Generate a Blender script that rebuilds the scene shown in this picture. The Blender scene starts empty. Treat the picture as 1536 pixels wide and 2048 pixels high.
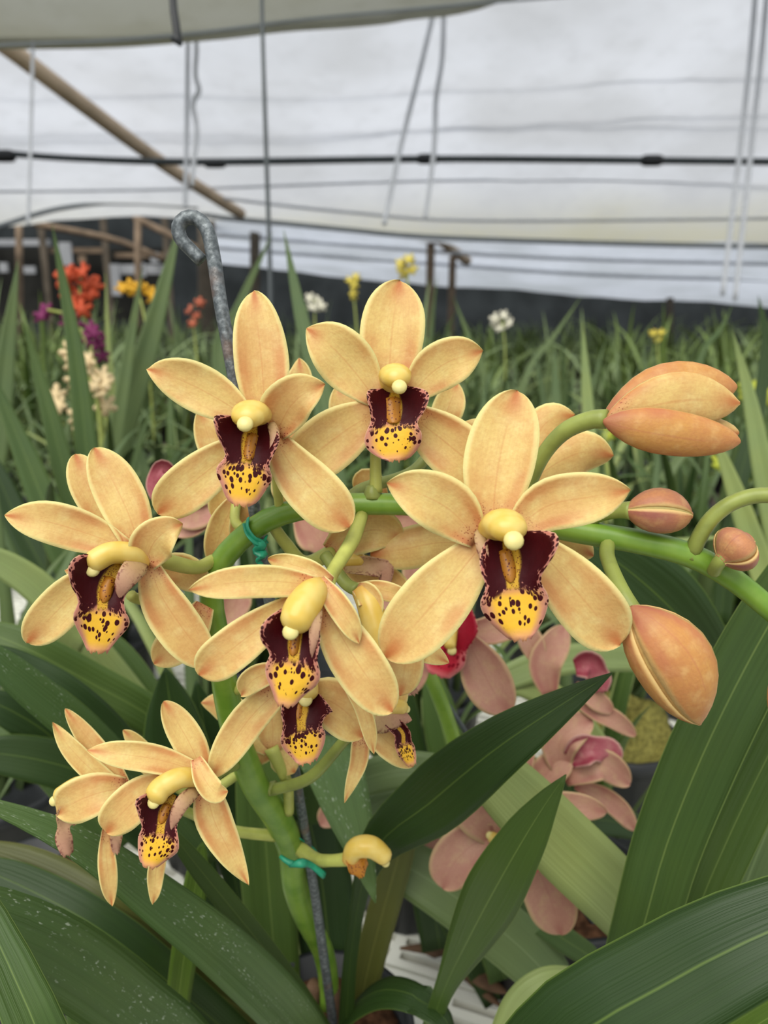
import bpy, math, random
from mathutils import Vector, Matrix, noise
R = random.Random(11)
sc = bpy.context.scene
col = sc.collection

# ------------------------------------------------------------------ camera, sky, sun, exposure
F = 1480.0                                   # focal length in pixels of a 1536 x 2048 frame
PITCH = math.atan2(1024 - 650, F)            # looking a little down
EYE = Vector((0, 0, 1.45))
cd = bpy.data.cameras.new('camera'); cam = bpy.data.objects.new('camera', cd); col.objects.link(cam)
cd.sensor_fit = 'VERTICAL'; cd.sensor_height = 36.0; cd.lens = F * 36.0 / 2048
cd.clip_start = 0.02; cd.clip_end = 200
cam.location = EYE; cam.rotation_euler = (math.pi/2 - PITCH, 0, 0)
cd.dof.use_dof = True; cd.dof.focus_distance = 0.335; cd.dof.aperture_fstop = cd.lens / 3.1
sc.camera = cam

w = bpy.data.worlds.new('sky'); sc.world = w; w.use_nodes = True
w.node_tree.nodes['Background'].inputs[0].default_value = (0.93, 0.97, 1.0, 1)   # even overcast sky
w.node_tree.nodes['Background'].inputs[1].default_value = 0.72
sd = bpy.data.lights.new('sun', 'SUN'); sun = bpy.data.objects.new('sun', sd); col.objects.link(sun)
sd.energy = 2.9; sd.angle = math.radians(55); sd.color = (1, 0.97, 0.9)          # sun softened by cloud
sun.rotation_euler = (math.radians(34), 0, math.radians(-24))
sc.view_settings.view_transform = 'Standard'; sc.view_settings.look = 'None'
sc.view_settings.gamma = 1; sc.view_settings.use_curve_mapping = False
sc.view_settings.exposure = 0.27
sc.cycles.max_bounces = 8; sc.cycles.transmission_bounces = 6; sc.cycles.transparent_max_bounces = 8

MC = Matrix.Rotation(math.pi/2 - PITCH, 3, 'X')
def P(px, py, d):
    """the place in the greenhouse seen at a pixel, d metres along the camera's axis"""
    return EYE + MC @ Vector(((px-768)/F*d, -(py-1024)/F*d, -d))

# ------------------------------------------------------------------ materials
class NT:
    def __init__(s, name, rough=0.5, spec=0.4, trans=0.0, bump=None):
        s.m = bpy.data.materials.new(name); s.m.use_nodes = True
        s.t = s.m.node_tree; s.n = s.t.nodes; s.l = s.t.links
        s.b = s.n['Principled BSDF']; s.b.inputs['Roughness'].default_value = rough
        s.b.inputs['Specular IOR Level'].default_value = spec
        s.trans = trans
    def new(s, ty): return s.n.new(ty)
    def put(s, sock, v):
        if isinstance(v, bpy.types.NodeSocket): s.l.new(v, sock)
        else: sock.default_value = v
    def math(s, op, a, b=0.0, c=0.0):
        n = s.new('ShaderNodeMath'); n.operation = op
        for i, v in enumerate((a, b, c)): s.put(n.inputs[i], v)
        return n.outputs[0]
    def ramp(s, v, a, b, lo=0.0, hi=1.0):
        n = s.new('ShaderNodeMapRange'); n.interpolation_type = 'SMOOTHSTEP'
        for i, q in enumerate((v, a, b, lo, hi)): s.put(n.inputs[i], q)
        return n.outputs[0]
    def mix(s, f, a, b):
        n = s.new('ShaderNodeMix'); n.data_type = 'RGBA'
        s.put(n.inputs[0], f)
        for i, v in ((6, a), (7, b)): s.put(n.inputs[i], (*v, 1) if isinstance(v, tuple) and len(v) == 3 else v)
        return n.outputs[2]
    def uv(s):
        n = s.new('ShaderNodeUVMap'); x = s.new('ShaderNodeSeparateXYZ'); s.l.new(n.outputs[0], x.inputs[0])
        return x.outputs[0], x.outputs[1], n.outputs[0]
    def xyz(s, a, b, c=0.0):
        n = s.new('ShaderNodeCombineXYZ')
        for i, v in enumerate((a, b, c)): s.put(n.inputs[i], v)
        return n.outputs[0]
    def noise(s, vec, scale, detail=2.0):
        n = s.new('ShaderNodeTexNoise'); n.inputs['Scale'].default_value = scale; n.inputs['Detail'].default_value = detail
        if vec is not None: s.l.new(vec, n.inputs['Vector'])
        return n.outputs[0]
    def obj(s): return s.new('ShaderNodeTexCoord').outputs['Object']
    def rnd(s): return s.new('ShaderNodeObjectInfo').outputs['Random']
    def done(s, c, bump=None, bd=0.001):
        s.put(s.b.inputs['Base Color'], (*c, 1) if isinstance(c, tuple) else c)
        if bump is not None:
            n = s.new('ShaderNodeBump'); n.inputs['Distance'].default_value = bd; n.inputs['Strength'].default_value = 0.6
            s.l.new(bump, n.inputs['Height']); s.l.new(n.outputs[0], s.b.inputs['Normal'])
        if s.trans > 0:
            tr = s.new('ShaderNodeBsdfTranslucent'); s.put(tr.inputs[0], (*c, 1) if isinstance(c, tuple) else c)
            mx = s.new('ShaderNodeMixShader'); mx.inputs[0].default_value = s.trans
            s.l.new(s.b.outputs[0], mx.inputs[1]); s.l.new(tr.outputs[0], mx.inputs[2])
            s.l.new(mx.outputs[0], s.n['Material Output'].inputs[0])
        return s.m

def L(r, g, b):                                    # sRGB 0..255 to linear
    f = lambda c: (c/255/12.92) if c/255 <= 0.04045 else ((c/255+0.055)/1.055)**2.4
    return (f(r), f(g), f(b))
def plain(name, c, rough=0.6, spec=0.3, var=0.25, scale=30.0, trans=0.0, metal=0.0):
    t = NT(name, rough, spec, trans); t.b.inputs['Metallic'].default_value = metal
    n = t.noise(t.obj(), scale, 4.0)
    d = tuple(x*(1-var) for x in c); h = tuple(min(1, x*(1+var)) for x in c)
    return t.done(t.mix(t.ramp(n, 0.3, 0.7), d, h))
def petal_mat(name, mid, edge, blush, base, tip_w=1.0, dots=0.0):
    """pigment along a petal: pale rim, blushed flanks and tip, rosy foot with red dots"""
    t = NT(name, 0.42, 0.3, 0.32)
    u, v, uv = t.uv()
    e = t.math('ABSOLUTE', t.math('MULTIPLY_ADD', u, 2.0, -1.0))
    off = t.new('ShaderNodeVectorMath'); t.l.new(t.obj(), off.inputs[0]); t.put(off.inputs[1], t.xyz(t.rnd(), t.rnd(), 0.0))
    ob = off.outputs[0]
    n0 = t.noise(ob, 42.0, 3.0); n1 = t.noise(ob, 150.0, 3.0); n2 = t.noise(ob, 650.0, 4.0)
    vein = t.noise(t.xyz(t.math('MULTIPLY', u, 30.0), t.math('MULTIPLY', v, 5.0), t.rnd()), 1.0, 3.0)
    c = t.mix(t.ramp(n0, 0.36, 0.66), mid, tuple(0.66*a+0.34*b for a, b in zip(mid, blush)))
    c = t.mix(t.ramp(n1, 0.45, 0.75, 0.0, 0.4), c, edge)
    tipf = t.math('MULTIPLY', t.ramp(v, 0.72, 0.99), t.ramp(e, 0.6, 0.05))
    midf = t.math('MULTIPLY', t.ramp(e, 0.05, 0.0), t.ramp(v, 0.95, 0.5, 0.0, 0.3))
    sidef = t.math('MULTIPLY', t.math('MULTIPLY', t.ramp(e, 0.3, 0.66), t.ramp(e, 0.97, 0.74)), t.ramp(v, 0.8, 0.25))
    bl = t.math('ADD', t.math('MULTIPLY', tipf, 0.95*tip_w), t.math('ADD', midf, t.math('MULTIPLY', sidef, t.ramp(n0, 0.3, 0.65, 0.05, 0.7))))
    c = t.mix(t.math('MINIMUM', bl, 1.0), c, blush)
    c = t.mix(t.ramp(v, 0.25, 0.0, 0.0, 0.55), c, base)
    c = t.mix(t.ramp(vein, 0.4, 0.7, 0.0, 0.10), c, tuple(x*0.8 for x in blush))
    c = t.mix(t.ramp(n2, 0.35, 0.7, 0.0, 0.16), c, tuple(x*0.85 for x in blush))
    if dots:
        vo = t.new('ShaderNodeTexVoronoi'); vo.inputs['Scale'].default_value = 900; t.l.new(ob, vo.inputs['Vector'])
        c = t.mix(t.math('MULTIPLY', t.ramp(vo.outputs['Distance'], 0.34, 0.2), t.math('MULTIPLY', t.ramp(v, 0.24, 0.08), t.ramp(n0, 0.42, 0.55, 0.0, dots))), c, L(150,56,40))
    c = t.mix(t.ramp(e, 0.78, 1.0, 0.0, 1.0), c, edge)
    return t.done(c, n2, 0.0003)
M = {}
M['petal'] = petal_mat('peach_petal', L(233,206,130), L(243,232,160), L(208,134,78), L(214,138,104), 1.1, 0.9)
M['pink'] = petal_mat('dusty_pink_petal', L(206,160,136), L(212,182,138), L(180,116,104), L(170,96,88), 0.8)
M['pinklip'] = petal_mat('rose_lip', L(190,108,116), L(214,170,156), L(150,40,64), L(150,40,64), 0.3)
M['bud'] = petal_mat('bud_skin', L(218,164,90), L(242,208,138), L(202,124,90), L(160,84,88), 0.4)
M['smallbud'] = petal_mat('young_bud_skin', L(214,152,104), L(240,208,140), L(168,98,96), L(190,130,90), 0.3)

def lip_mat(name, yel, pink, dark, net):
    """lip pigment: near-black side lobes breaking up into a net, ochre channel, yellow front with oval spots, rosy rim"""
    t = NT(name, 0.5, 0.18, 0.12)
    u, v, uv = t.uv()
    e = t.math('ABSOLUTE', t.math('MULTIPLY_ADD', u, 2.0, -1.0))
    wob = t.noise(t.xyz(t.math('MULTIPLY', u, 6.0), t.math('MULTIPLY', v, 8.0), t.rnd()), 1.0, 2.0)
    def spots(scale, k):
        vo = t.new('ShaderNodeTexVoronoi'); vo.inputs['Scale'].default_value = scale; vo.inputs['Randomness'].default_value = 0.85
        t.l.new(t.xyz(u, t.math('MULTIPLY', v, k), t.math('MULTIPLY', t.rnd(), 9.0)), vo.inputs['Vector'])
        cx = t.new('ShaderNodeSeparateColor'); t.l.new(vo.outputs['Color'], cx.inputs[0])
        return vo.outputs['Distance'], cx.outputs[0]
    d1, r1 = spots(12.0, 1.2); d2, r2 = spots(24.0, 1.1); d3, r3 = spots(34.0, 1.5)
    vv = t.math('ADD', t.math('MULTIPLY_ADD', e, -0.16, v), t.math('MULTIPLY_ADD', wob, 0.2, 0.0))
    big = t.math('MULTIPLY', t.ramp(r1, 0.05, 0.8, 0.24, 0.54), t.math('MULTIPLY', t.ramp(v, 0.95, 0.82), t.ramp(v, 0.85, 0.5, 0.85, 1.3)))
    m_big = t.ramp(t.math('SUBTRACT', big, d1), -0.02, 0.07)
    net_thr = t.math('MULTIPLY', t.ramp(e, 1.04, 0.6, 0.42, 1.2), t.ramp(vv, 0.66, 0.38, 0.42, 1.0))
    m_net = t.ramp(t.math('SUBTRACT', net_thr, d2), -0.03, 0.08)
    front = t.ramp(vv, 0.55, 0.62)
    mask = t.math('ADD', t.math('MULTIPLY', m_big, front), t.math('MULTIPLY', m_net, t.math('SUBTRACT', 1.0, front)))
    chan = t.math('MULTIPLY', t.ramp(e, 0.26, 0.17), t.ramp(v, 0.56, 0.5))
    n1 = t.noise(t.obj(), 300.0, 2.0)
    basec = t.mix(t.ramp(t.math('ADD', e, t.math('MULTIPLY', wob, 0.2)), 0.6, 1.05), yel, pink)
    basec = t.mix(t.ramp(v, 0.86, 1.0, 0.0, 0.75), basec, tuple(min(1, x*1.2) for x in pink))
    basec = t.mix(t.ramp(v, 0.62, 0.5), basec, net)
    basec = t.mix(t.ramp(e, 0.95, 1.0, 0.0, 0.7), basec, L(226,184,150))
    c = t.mix(mask, basec, t.mix(n1, dark, tuple(x*1.5 for x in dark)))
    och = t.mix(t.ramp(d3, 0.36, 0.24), tuple(x*.72 for x in yel), L(112,40,26))
    c = t.mix(chan, c, och)
    return t.done(c, n1, 0.0004)
M['lip'] = lip_mat('spotted_lip', L(236,184,56), L(200,136,114), L(52,3,8), L(184,116,100))
M['redlip'] = lip_mat('crimson_lip', L(196,40,60), L(214,120,120), L(128,8,30), L(150,20,44))
def lipback():
    t = NT('lip_outside', 0.5, 0.3, 0.2); u, v, uv = t.uv()
    n = t.noise(t.obj(), 700.0, 2.0); e = t.math('ABSOLUTE', t.math('MULTIPLY_ADD', u, 2.0, -1.0))
    c = t.mix(t.ramp(v, 0.0, 0.9), L(190,160,112), L(186,140,114))
    return t.done(t.mix(t.math('MULTIPLY', t.ramp(n, 0.52, 0.6), t.ramp(e, 0.4, 1.0, 0.08, 0.8)), c, L(110,40,44)))
M['lipback'] = lipback()
def callus():
    t = NT('callus_yellow', 0.4, 0.4, 0.1)
    vo = t.new('ShaderNodeTexVoronoi'); vo.inputs['Scale'].default_value = 700; t.l.new(t.obj(), vo.inputs['Vector'])
    return t.done(t.mix(t.ramp(vo.outputs['Distance'], 0.34, 0.2), L(172,112,32), L(96,36,20)))
M['callus'] = callus()
def column_mat():
    t = NT('column_yellow', 0.32, 0.45, 0.2); u, v, uv = t.uv()
    n = t.noise(t.obj(), 120.0, 2.0)
    c = t.mix(t.ramp(n, 0.3, 0.7), L(228,194,88), L(234,208,118))
    return t.done(t.mix(t.ramp(v, 0.25, 0.0, 0.0, 0.7), c, L(222,168,76)))
M['column'] = column_mat()
M['anther'] = plain('anther_cream', L(228,214,138), 0.35, 0.45, 0.05, 200.0, 0.15)

def leaf_mat(name, c, rib, speck=0.0, rough=0.44, trans=0.22):
    t = NT(name, rough, 0.38, trans); u, v, uv = t.uv()
    e = t.math('ABSOLUTE', t.math('MULTIPLY_ADD', u, 2.0, -1.0))
    st = t.noise(t.xyz(t.math('MULTIPLY', u, 22.0), t.math('MULTIPLY', v, 1.2), t.math('MULTIPLY', t.rnd(), 20)), 1.0, 3.0)
    n = t.noise(t.obj(), 16.0, 3.0)
    c = tuple(x*0.62 for x in c); dk = tuple(x*0.9 for x in c); lt = tuple(min(1, x*1.08) for x in c)
    k = t.mix(t.ramp(st, 0.3, 0.7), dk, lt)
    k = t.mix(t.ramp(n, 0.35, 0.75, 0.0, 0.4), k, (c[0]*1.4, c[1]*1.2, c[2]*0.85))
    k = t.mix(t.ramp(e, 0.04, 0.0, 0.0, 0.4), k, rib)
    k = t.mix(t.ramp(e, 0.95, 1.0, 0.0, 0.45), k, rib)
    k = t.mix(t.math('MULTIPLY', t.ramp(t.rnd(), 0.0, 1.0), 0.25), k, (c[0]*1.7, c[1]*1.4, c[2]))
    if speck > 0:
        s1 = t.noise(t.xyz(t.math('MULTIPLY', u, 26.0), t.math('MULTIPLY', v, 90.0), 0.0), 1.0, 2.0)
        s2 = t.noise(t.xyz(t.math('MULTIPLY', u, 2.5), t.math('MULTIPLY', v, 6.0), t.rnd()), 1.0, 2.0)
        k = t.mix(t.math('MULTIPLY', t.ramp(s1, 0.6, 0.7), t.ramp(s2, 0.48, 0.66, 0.0, speck)), k, L(196,206,184))
    return t.done(k, st, 0.0012)
M['leaf'] = leaf_mat('leaf_green', L(82,112,50), L(150,172,92))
M['leafdark'] = leaf_mat('leaf_deep_green', L(52,80,34), L(124,150,64))
M['leafpale'] = leaf_mat('leaf_pale_green', L(172,194,124), L(128,156,86), 0.0, 0.45, 0.3)
M['leaflime'] = leaf_mat('leaf_fresh_green', L(112,146,52), L(164,186,96), 0.0, 0.4, 0.3)
M['leafgrey'] = leaf_mat('leaf_dusty_green', L(92,124,66), L(66,96,46), 0.65)
M['leafolive'] = leaf_mat('leaf_olive', L(98,104,46), L(140,140,74))
M['leafsoft'] = leaf_mat('leaf_mid_green', L(112,138,88), L(160,180,128), 0.0, 0.45, 0.25)
M['brown'] = plain('dry_sheath', L(92,70,52), 0.8, 0.2, 0.3, 60.0)
def stem_mat():
    t = NT('stem_green', 0.36, 0.45, 0.0); u, v, uv = t.uv()
    n = t.noise(t.obj(), 60.0, 3.0)
    return t.done(t.mix(t.ramp(n, 0.3, 0.7), L(96,134,38), L(124,156,58)))
M['stem'] = stem_mat()
M['pedicel'] = plain('pedicel_green', L(178,182,92), 0.4, 0.4, 0.15, 80.0, 0.1)
M['pedgreen'] = plain('pedicel_leaf_green', L(140,150,74), 0.4, 0.4, 0.15, 80.0, 0.1)
def steel():
    t = NT('galvanised_wire', 0.5, 0.5); t.b.inputs['Metallic'].default_value = 0.55
    n = t.noise(t.obj(), 380.0, 5.0); n2 = t.noise(t.obj(), 45.0, 3.0)
    c = t.mix(t.ramp(n, 0.35, 0.75), L(84,90,92), L(134,140,142))
    return t.done(t.mix(t.ramp(n2, 0.55, 0.75, 0.0, 0.6), c, L(140,104,82)), n, 0.0006)
M['steel'] = steel()
M['darksteel'] = plain('dull_grey_wire', L(74,80,84), 0.55, 0.4, 0.2, 200.0)
M['tie'] = plain('green_tie', L(36,146,110), 0.35, 0.5, 0.25, 150.0, 0.2)
M['pot'] = plain('black_pot', L(34,36,38), 0.5, 0.4, 0.2, 20.0)
M['bark'] = plain('bark_mix', L(84,58,40), 0.9, 0.1, 0.5, 120.0)
M['moss'] = plain('dry_moss', L(118,112,58), 0.9, 0.1, 0.4, 200.0)
M['bench'] = plain('bench_plastic', L(232,232,220), 0.5, 0.35, 0.08, 8.0)
M['ground'] = plain('gravel_ground', L(70,66,58), 0.95, 0.1, 0.4, 14.0)
M['wood'] = plain('weathered_wood', L(206,184,158), 0.8, 0.2, 0.18, 3.0)
M['post'] = plain('dark_post', L(86,78,68), 0.85, 0.2, 0.25, 5.0)
M['postbrown'] = plain('brown_post', L(112,96,80), 0.85, 0.2, 0.25, 5.0)
M['pipe'] = plain('grey_pipe', L(140,146,150), 0.4, 0.5, 0.1, 4.0)
M['cable'] = plain('dark_cable', L(64,70,72), 0.5, 0.4, 0.15, 6.0)
M['hose'] = plain('clear_hose', L(226,228,232), 0.4, 0.5, 0.05, 10.0, 0.55)
M['shade'] = plain('dark_shade_cloth', L(48,52,54), 0.9, 0.1, 0.3, 1.5)
M['dark'] = plain('shed_dark', L(36,36,34), 0.9, 0.1, 0.4, 2.0)
M['white'] = plain('white_paint', L(150,152,156), 0.6, 0.3, 0.1, 3.0)
def sheet_mat(name, c, tr, dirt, algae=0.0):
    t = NT(name, 0.35, 0.3, tr)
    n = t.noise(t.obj(), 0.7, 4.0); n2 = t.noise(t.obj(), 5.0, 4.0)
    k = t.mix(t.ramp(n, 0.35, 0.7), c, dirt)
    sp = t.new('ShaderNodeSeparateXYZ'); t.l.new(t.obj(), sp.inputs[0])              # algae gathers towards the low eave
    zz = t.math('ADD', sp.outputs[2], t.math('MULTIPLY_ADD', n, 0.6, -0.3))
    k = t.mix(t.ramp(zz, 0.75, 0.1, 0.0, algae), k, L(188,184,156))
    return t.done(t.mix(t.ramp(n2, 0.45, 0.8, 0.0, 0.35), k, tuple(x*0.85 for x in dirt)))
M['sheet'] = sheet_mat('plastic_sheeting', L(224,227,235), 0.62, L(204,206,211), 0.85)
M['sheetfar'] = sheet_mat('far_plastic_sheeting', L(208,214,226), 0.58, L(184,190,198))
M['sheetdirty'] = sheet_mat('algae_sheeting', L(200,200,188), 0.5, L(178,176,154))
for nm, cc in (('orange', (204,88,54)), ('magenta', (128,46,94)), ('cream', (236,214,168)), ('yellow', (226,176,52)),
               ('lemon', (226,208,92)), ('whitef', (232,228,208)), ('limef', (188,196,70)), ('rust', (196,110,82))):
    M[nm] = plain('bloom_'+nm, L(*cc), 0.5, 0.3, 0.15, 60.0, 0.25)

# ------------------------------------------------------------------ object helpers
WL = {}
def tag(o, label, cat, group=None, kind=None):
    if label: o['label'] = label
    if cat: o['category'] = cat
    if group: o['group'] = group
    if kind: o['kind'] = kind
    return o
def empty(name, loc, parent=None):
    o = bpy.data.objects.new(name, None); col.objects.link(o); o.empty_display_size = 0.02
    WL[o.name] = Vector(loc)
    if parent: o.parent = parent; o.location = Vector(loc) - WL[parent.name]
    else: o.location = loc
    return o
def mk(name, vs, fs, mat, parent=None, uvs=None, smooth=True):
    off = WL[parent.name] if parent else Vector((0,0,0))
    if not parent:                                   # a thing of one mesh: origin at its lowest middle
        k = len(vs); off = Vector((sum(v[0] for v in vs)/k, sum(v[1] for v in vs)/k, min(v[2] for v in vs)))
    me = bpy.data.meshes.new(name)
    me.from_pydata([tuple(Vector(v)-off) for v in vs], [], fs); 
    if uvs:
        ul = me.uv_layers.new(name='UVMap')
        idx = [0]*len(me.loops); me.loops.foreach_get('vertex_index', idx)
        flat = [0.0]*(2*len(idx))
        for i, v in enumerate(idx): flat[2*i], flat[2*i+1] = uvs[v]
        ul.data.foreach_set('uv', flat)
    me.materials.append(mat)
    if smooth: me.polygons.foreach_set('use_smooth', [True]*len(me.polygons))
    me.update()
    o = bpy.data.objects.new(name, me); col.objects.link(o)
    if parent: o.parent = parent; WL[o.name] = off
    else: o.location = off; WL[o.name] = off
    return o

def spline(pts, n, even=True):
    """Catmull-Rom through tuples, n+1 samples evenly spaced by length of the first three numbers"""
    k = len(pts); fine = []
    ext = [tuple(2*a-b for a, b in zip(pts[0], pts[1]))] + list(pts) + [tuple(2*a-b for a, b in zip(pts[-1], pts[-2]))]
    for i in range(k-1):
        p0, p1, p2, p3 = ext[i:i+4]
        for j in range(16):
            t = j/16
            fine.append(tuple(0.5*(2*b+(c-a)*t+(2*a-5*b+4*c-d)*t*t+(3*b-a-3*c+d)*t**3) for a, b, c, d in zip(p0, p1, p2, p3)))
    fine.append(tuple(pts[-1]))
    L_ = [0.0]
    for a, b in zip(fine, fine[1:]): L_.append(L_[-1] + math.dist(a[:3], b[:3]))
    out = []; j = 0
    for i in range(n+1):
        s = (even(i/n) if callable(even) else i/n) * L_[-1]
        while j < len(L_)-2 and L_[j+1] < s: j += 1
        f = (s-L_[j])/max(1e-9, L_[j+1]-L_[j]); f = min(1, max(0, f))
        out.append(tuple(a+(b-a)*f for a, b in zip(fine[j], fine[j+1])))
    return out
def table(tb, t):
    """smooth reading of [(t, value), ...]"""
    if t <= tb[0][0]: return tb[0][1]
    for i in range(len(tb)-1):
        (a, va), (b, vb) = tb[i], tb[i+1]
        if t <= b:
            m = lambda k: 0 if k <= 0 or k >= len(tb)-1 else (tb[k+1][1]-tb[k-1][1])/(tb[k+1][0]-tb[k-1][0])
            ma = m(i) if i > 0 else (vb-va)/(b-a); mb = m(i+1) if i+1 < len(tb)-1 else (vb-va)/(b-a)
            h = b-a; x = (t-a)/h
            return (2*x**3-3*x*x+1)*va + (x**3-2*x*x+x)*h*ma + (-2*x**3+3*x*x)*vb + (x**3-x*x)*h*mb
    return tb[-1][1]
def prof(tp, base, p=2.0, r=0.5):
    def f(t):
        if t < tp: return base + (1-base)*math.sin(math.pi/2*t/tp)
        u = (t-tp)/(1-tp); return max(0.0, 1-u**p)**r
    return f

def blade(name, pts, wl, wr, mat, parent, n=14, m=8, cup=0.0, fold=0.0, roll=0.0, thick=0.0012, side=None, wave=0.0, seed=0, even=None, world=False, rag=0.0):
    """a leaf, petal or lip: midline pts, half widths wl(t), wr(t) in metres, cross curvature, real thickness"""
    wp = [tuple(p) for p in pts] if world else [tuple(P(*p)) for p in pts]
    ev = even or (lambda x: 1-(1-x)**1.5)
    q = spline(wp, n, ev)
    cu = cup if callable(cup) else (lambda t: cup); ro = roll if callable(roll) else (lambda t: roll)
    top, bot, uvs = [], [], []
    for i in range(n+1):
        p = Vector(q[i]); a = Vector(q[max(0, i-1)]); b = Vector(q[min(n, i+1)])
        tan = (b-a).normalized(); t = ev(i/n)
        if side is not None:
            s = (side - tan*side.dot(tan)).normalized()
        else:
            v = (EYE-p).normalized(); s = tan.cross(v).normalized()
        nr = s.cross(tan).normalized()
        if side is None and nr.dot(EYE-p) < 0: nr = -nr
        if side is not None and nr.z < 0 and abs(nr.z) > 0.999: nr = -nr
        if ro(t):
            rm = Matrix.Rotation(ro(t), 3, tan); s = rm @ s; nr = rm @ nr
        L0, R0 = wl(t), wr(t)
        if rag and t > 0.86: 
            pass
        for j in range(m+1):
            x = -1 + 2*j/m
            hw = (L0 if x < 0 else R0)
            off = x*hw
            z = cu(t)*abs(hw)*x*x + fold*abs(hw)*(abs(x)-0.5)
            if wave: z += wave*abs(x)**2*math.sin(t*9+seed+x*1.7)
            pp = p + s*off + nr*z
            if rag and i == n: pp = pp + tan*rag*(math.sin(j*2.7+seed)*0.5+0.5*math.sin(j*5.1))
            th = thick*(1-0.75*x*x)*(0.35+0.65*min(1, (1-t)*6))
            top.append(pp + nr*th*0.5); bot.append(pp - nr*th*0.5); uvs.append(((x+1)/2, t))
    vs = top + bot; N = len(top); fs = []; W_ = m+1
    for i in range(n):
        for j in range(m):
            a = i*W_+j; fs.append((a, a+1, a+W_+1, a+W_)); fs.append((N+a, N+a+W_, N+a+W_+1, N+a+1))
    ring = [j for j in range(W_)] + [i*W_+m for i in range(1, n+1)] + [n*W_+j for j in range(m-1, -1, -1)] + [i*W_ for i in range(n-1, 0, -1)]
    for a, b in zip(ring, ring[1:]+ring[:1]): fs.append((a, N+a, N+b, b))
    return mk(name, vs, fs, mat, parent, uvs+uvs)

def frames(q):
    """rotation-minimising frames along points"""
    n = len(q); T = [(q[min(n-1, i+1)]-q[max(0, i-1)]).normalized() for i in range(n)]
    u = T[0].orthogonal().normalized(); out = []
    for i in range(n):
        u = (u - T[i]*u.dot(T[i])).normalized(); out.append((T[i], u, T[i].cross(u)))
    return out
def tube(name, pts, mat, parent=None, n=24, m=10, world=False, squash=1.0, up=None):
    """pts (px, py, depth, width px) or, in world, (x, y, z, radius)"""
    wp = [tuple(p) for p in pts] if world else [(*P(*p[:3]), p[3]*0.5*p[2]/F) for p in pts]
    q = spline(wp, n); c = [Vector(p[:3]) for p in q]; fr = frames(c)
    vs, fs, uvs = [], [], []
    for i in range(n+1):
        r = max(1e-5, q[i][3]); T_, u, v = fr[i]
        if up is not None: v = (up - T_*up.dot(T_)).normalized(); u = v.cross(T_)
        for j in range(m):
            a = 2*math.pi*j/m; vs.append(c[i] + u*r*math.cos(a) + v*r*math.sin(a)*squash); uvs.append((j/m, i/n))
    for i in range(n):
        for j in range(m):
            a = i*m+j; b = i*m+(j+1) % m; fs.append((a, b, b+m, a+m))
    vs += [c[0], c[-1]]; uvs += [(0.5, 0), (0.5, 1)]
    for j in range(m):
        fs.append((len(vs)-2, (j+1) % m, j)); fs.append((len(vs)-1, n*m+j, n*m+(j+1) % m))
    return mk(name, vs, fs, mat, parent, uvs)
def lathe(name, profile, loc, mat, parent=None, m=24, tilt=None):
    vs, fs = [], []
    for (r, z) in profile:
        for j in range(m):
            a = 2*math.pi*j/m; v = Vector((r*math.cos(a), r*math.sin(a), z))
            if tilt: v = tilt @ v
            vs.append(Vector(loc)+v)
    for i in range(len(profile)-1):
        for j in range(m):
            a = i*m+j; b = i*m+(j+1) % m; fs.append((a, b, b+m, a+m))
    fs.append(tuple(range(m-1, -1, -1))); k = (len(profile)-1)*m; fs.append(tuple(range(k, k+m)))
    return mk(name, vs, fs, mat, parent)
def box(name, c, sx, sy, sz, mat, parent=None, rz=0.0, axes=None, smooth=False):
    c = Vector(c); e = axes or [Matrix.Rotation(rz, 3, 'Z') @ Vector(v) for v in ((1,0,0), (0,1,0), (0,0,1))]
    b = min(sx, sy, sz)*0.12; vs = []; fs = []
    for sxx in (-1, 1):
        for syy in (-1, 1):
            for szz in (-1, 1):
                vs.append(c + e[0]*sx/2*sxx + e[1]*sy/2*syy + e[2]*sz/2*szz)
    fs = [(0,1,3,2), (4,6,7,5), (0,4,5,1), (2,3,7,6), (0,2,6,4), (1,5,7,3)]
    return mk(name, vs, fs, mat, parent, None, smooth)

# ------------------------------------------------------------------ the greenhouse
def G(px, py, z):
    """where the line of sight through a pixel meets the height z"""
    a = P(px, py, 1.0) - EYE; return EYE + a*((z-EYE.z)/a.z)
def sheet(name, rows, mat, nu=60, nv=10, amp=0.03, seed=0.0):
    """draped plastic film through rows of (px, py, depth)"""
    rr = [spline([tuple(P(*p)) for p in r], nu) for r in rows]
    grid = list(zip(*[spline([rr[i][j] for i in range(len(rr))], nv) for j in range(nu+1)]))
    vs = []
    for i, r in enumerate(grid):
        for j, p in enumerate(r):
            v = Vector(p); k = noise.noise(Vector((v.x*0.7+seed, v.y*0.9, 3.1)))+0.5*noise.noise(Vector((v.x*2.1+seed, v.y*2.0, 7.7)))
            vs.append(v + Vector((0, 0, amp*k)))
    W_ = nu+1
    fs = [(i*W_+j, i*W_+j+1, (i+1)*W_+j+1, (i+1)*W_+j) for i in range(nv) for j in range(nu)]
    o = mk(name, vs, fs, mat); o['kind'] = 'structure'; return o
ed = lambda d, *ps: [(x, y, d) for x, y in ps]
ground = mk('ground', [(-25,-3,0),(25,-3,0),(25,22,0),(-25,22,0),(-25,-3,-.1),(25,-3,-.1),(25,22,-.1),(-25,22,-.1)],
            [(0,1,2,3),(7,6,5,4),(0,4,5,1),(1,5,6,2),(2,6,7,3),(3,7,4,0)], M['ground'], smooth=False); ground['kind'] = 'structure'
LOW = ((-2200,500),(-900,480),(-200,462),(0,456),(150,441),(300,434),(420,440),(560,450),(768,466),(1200,482),(1700,494),(3000,520))
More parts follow.
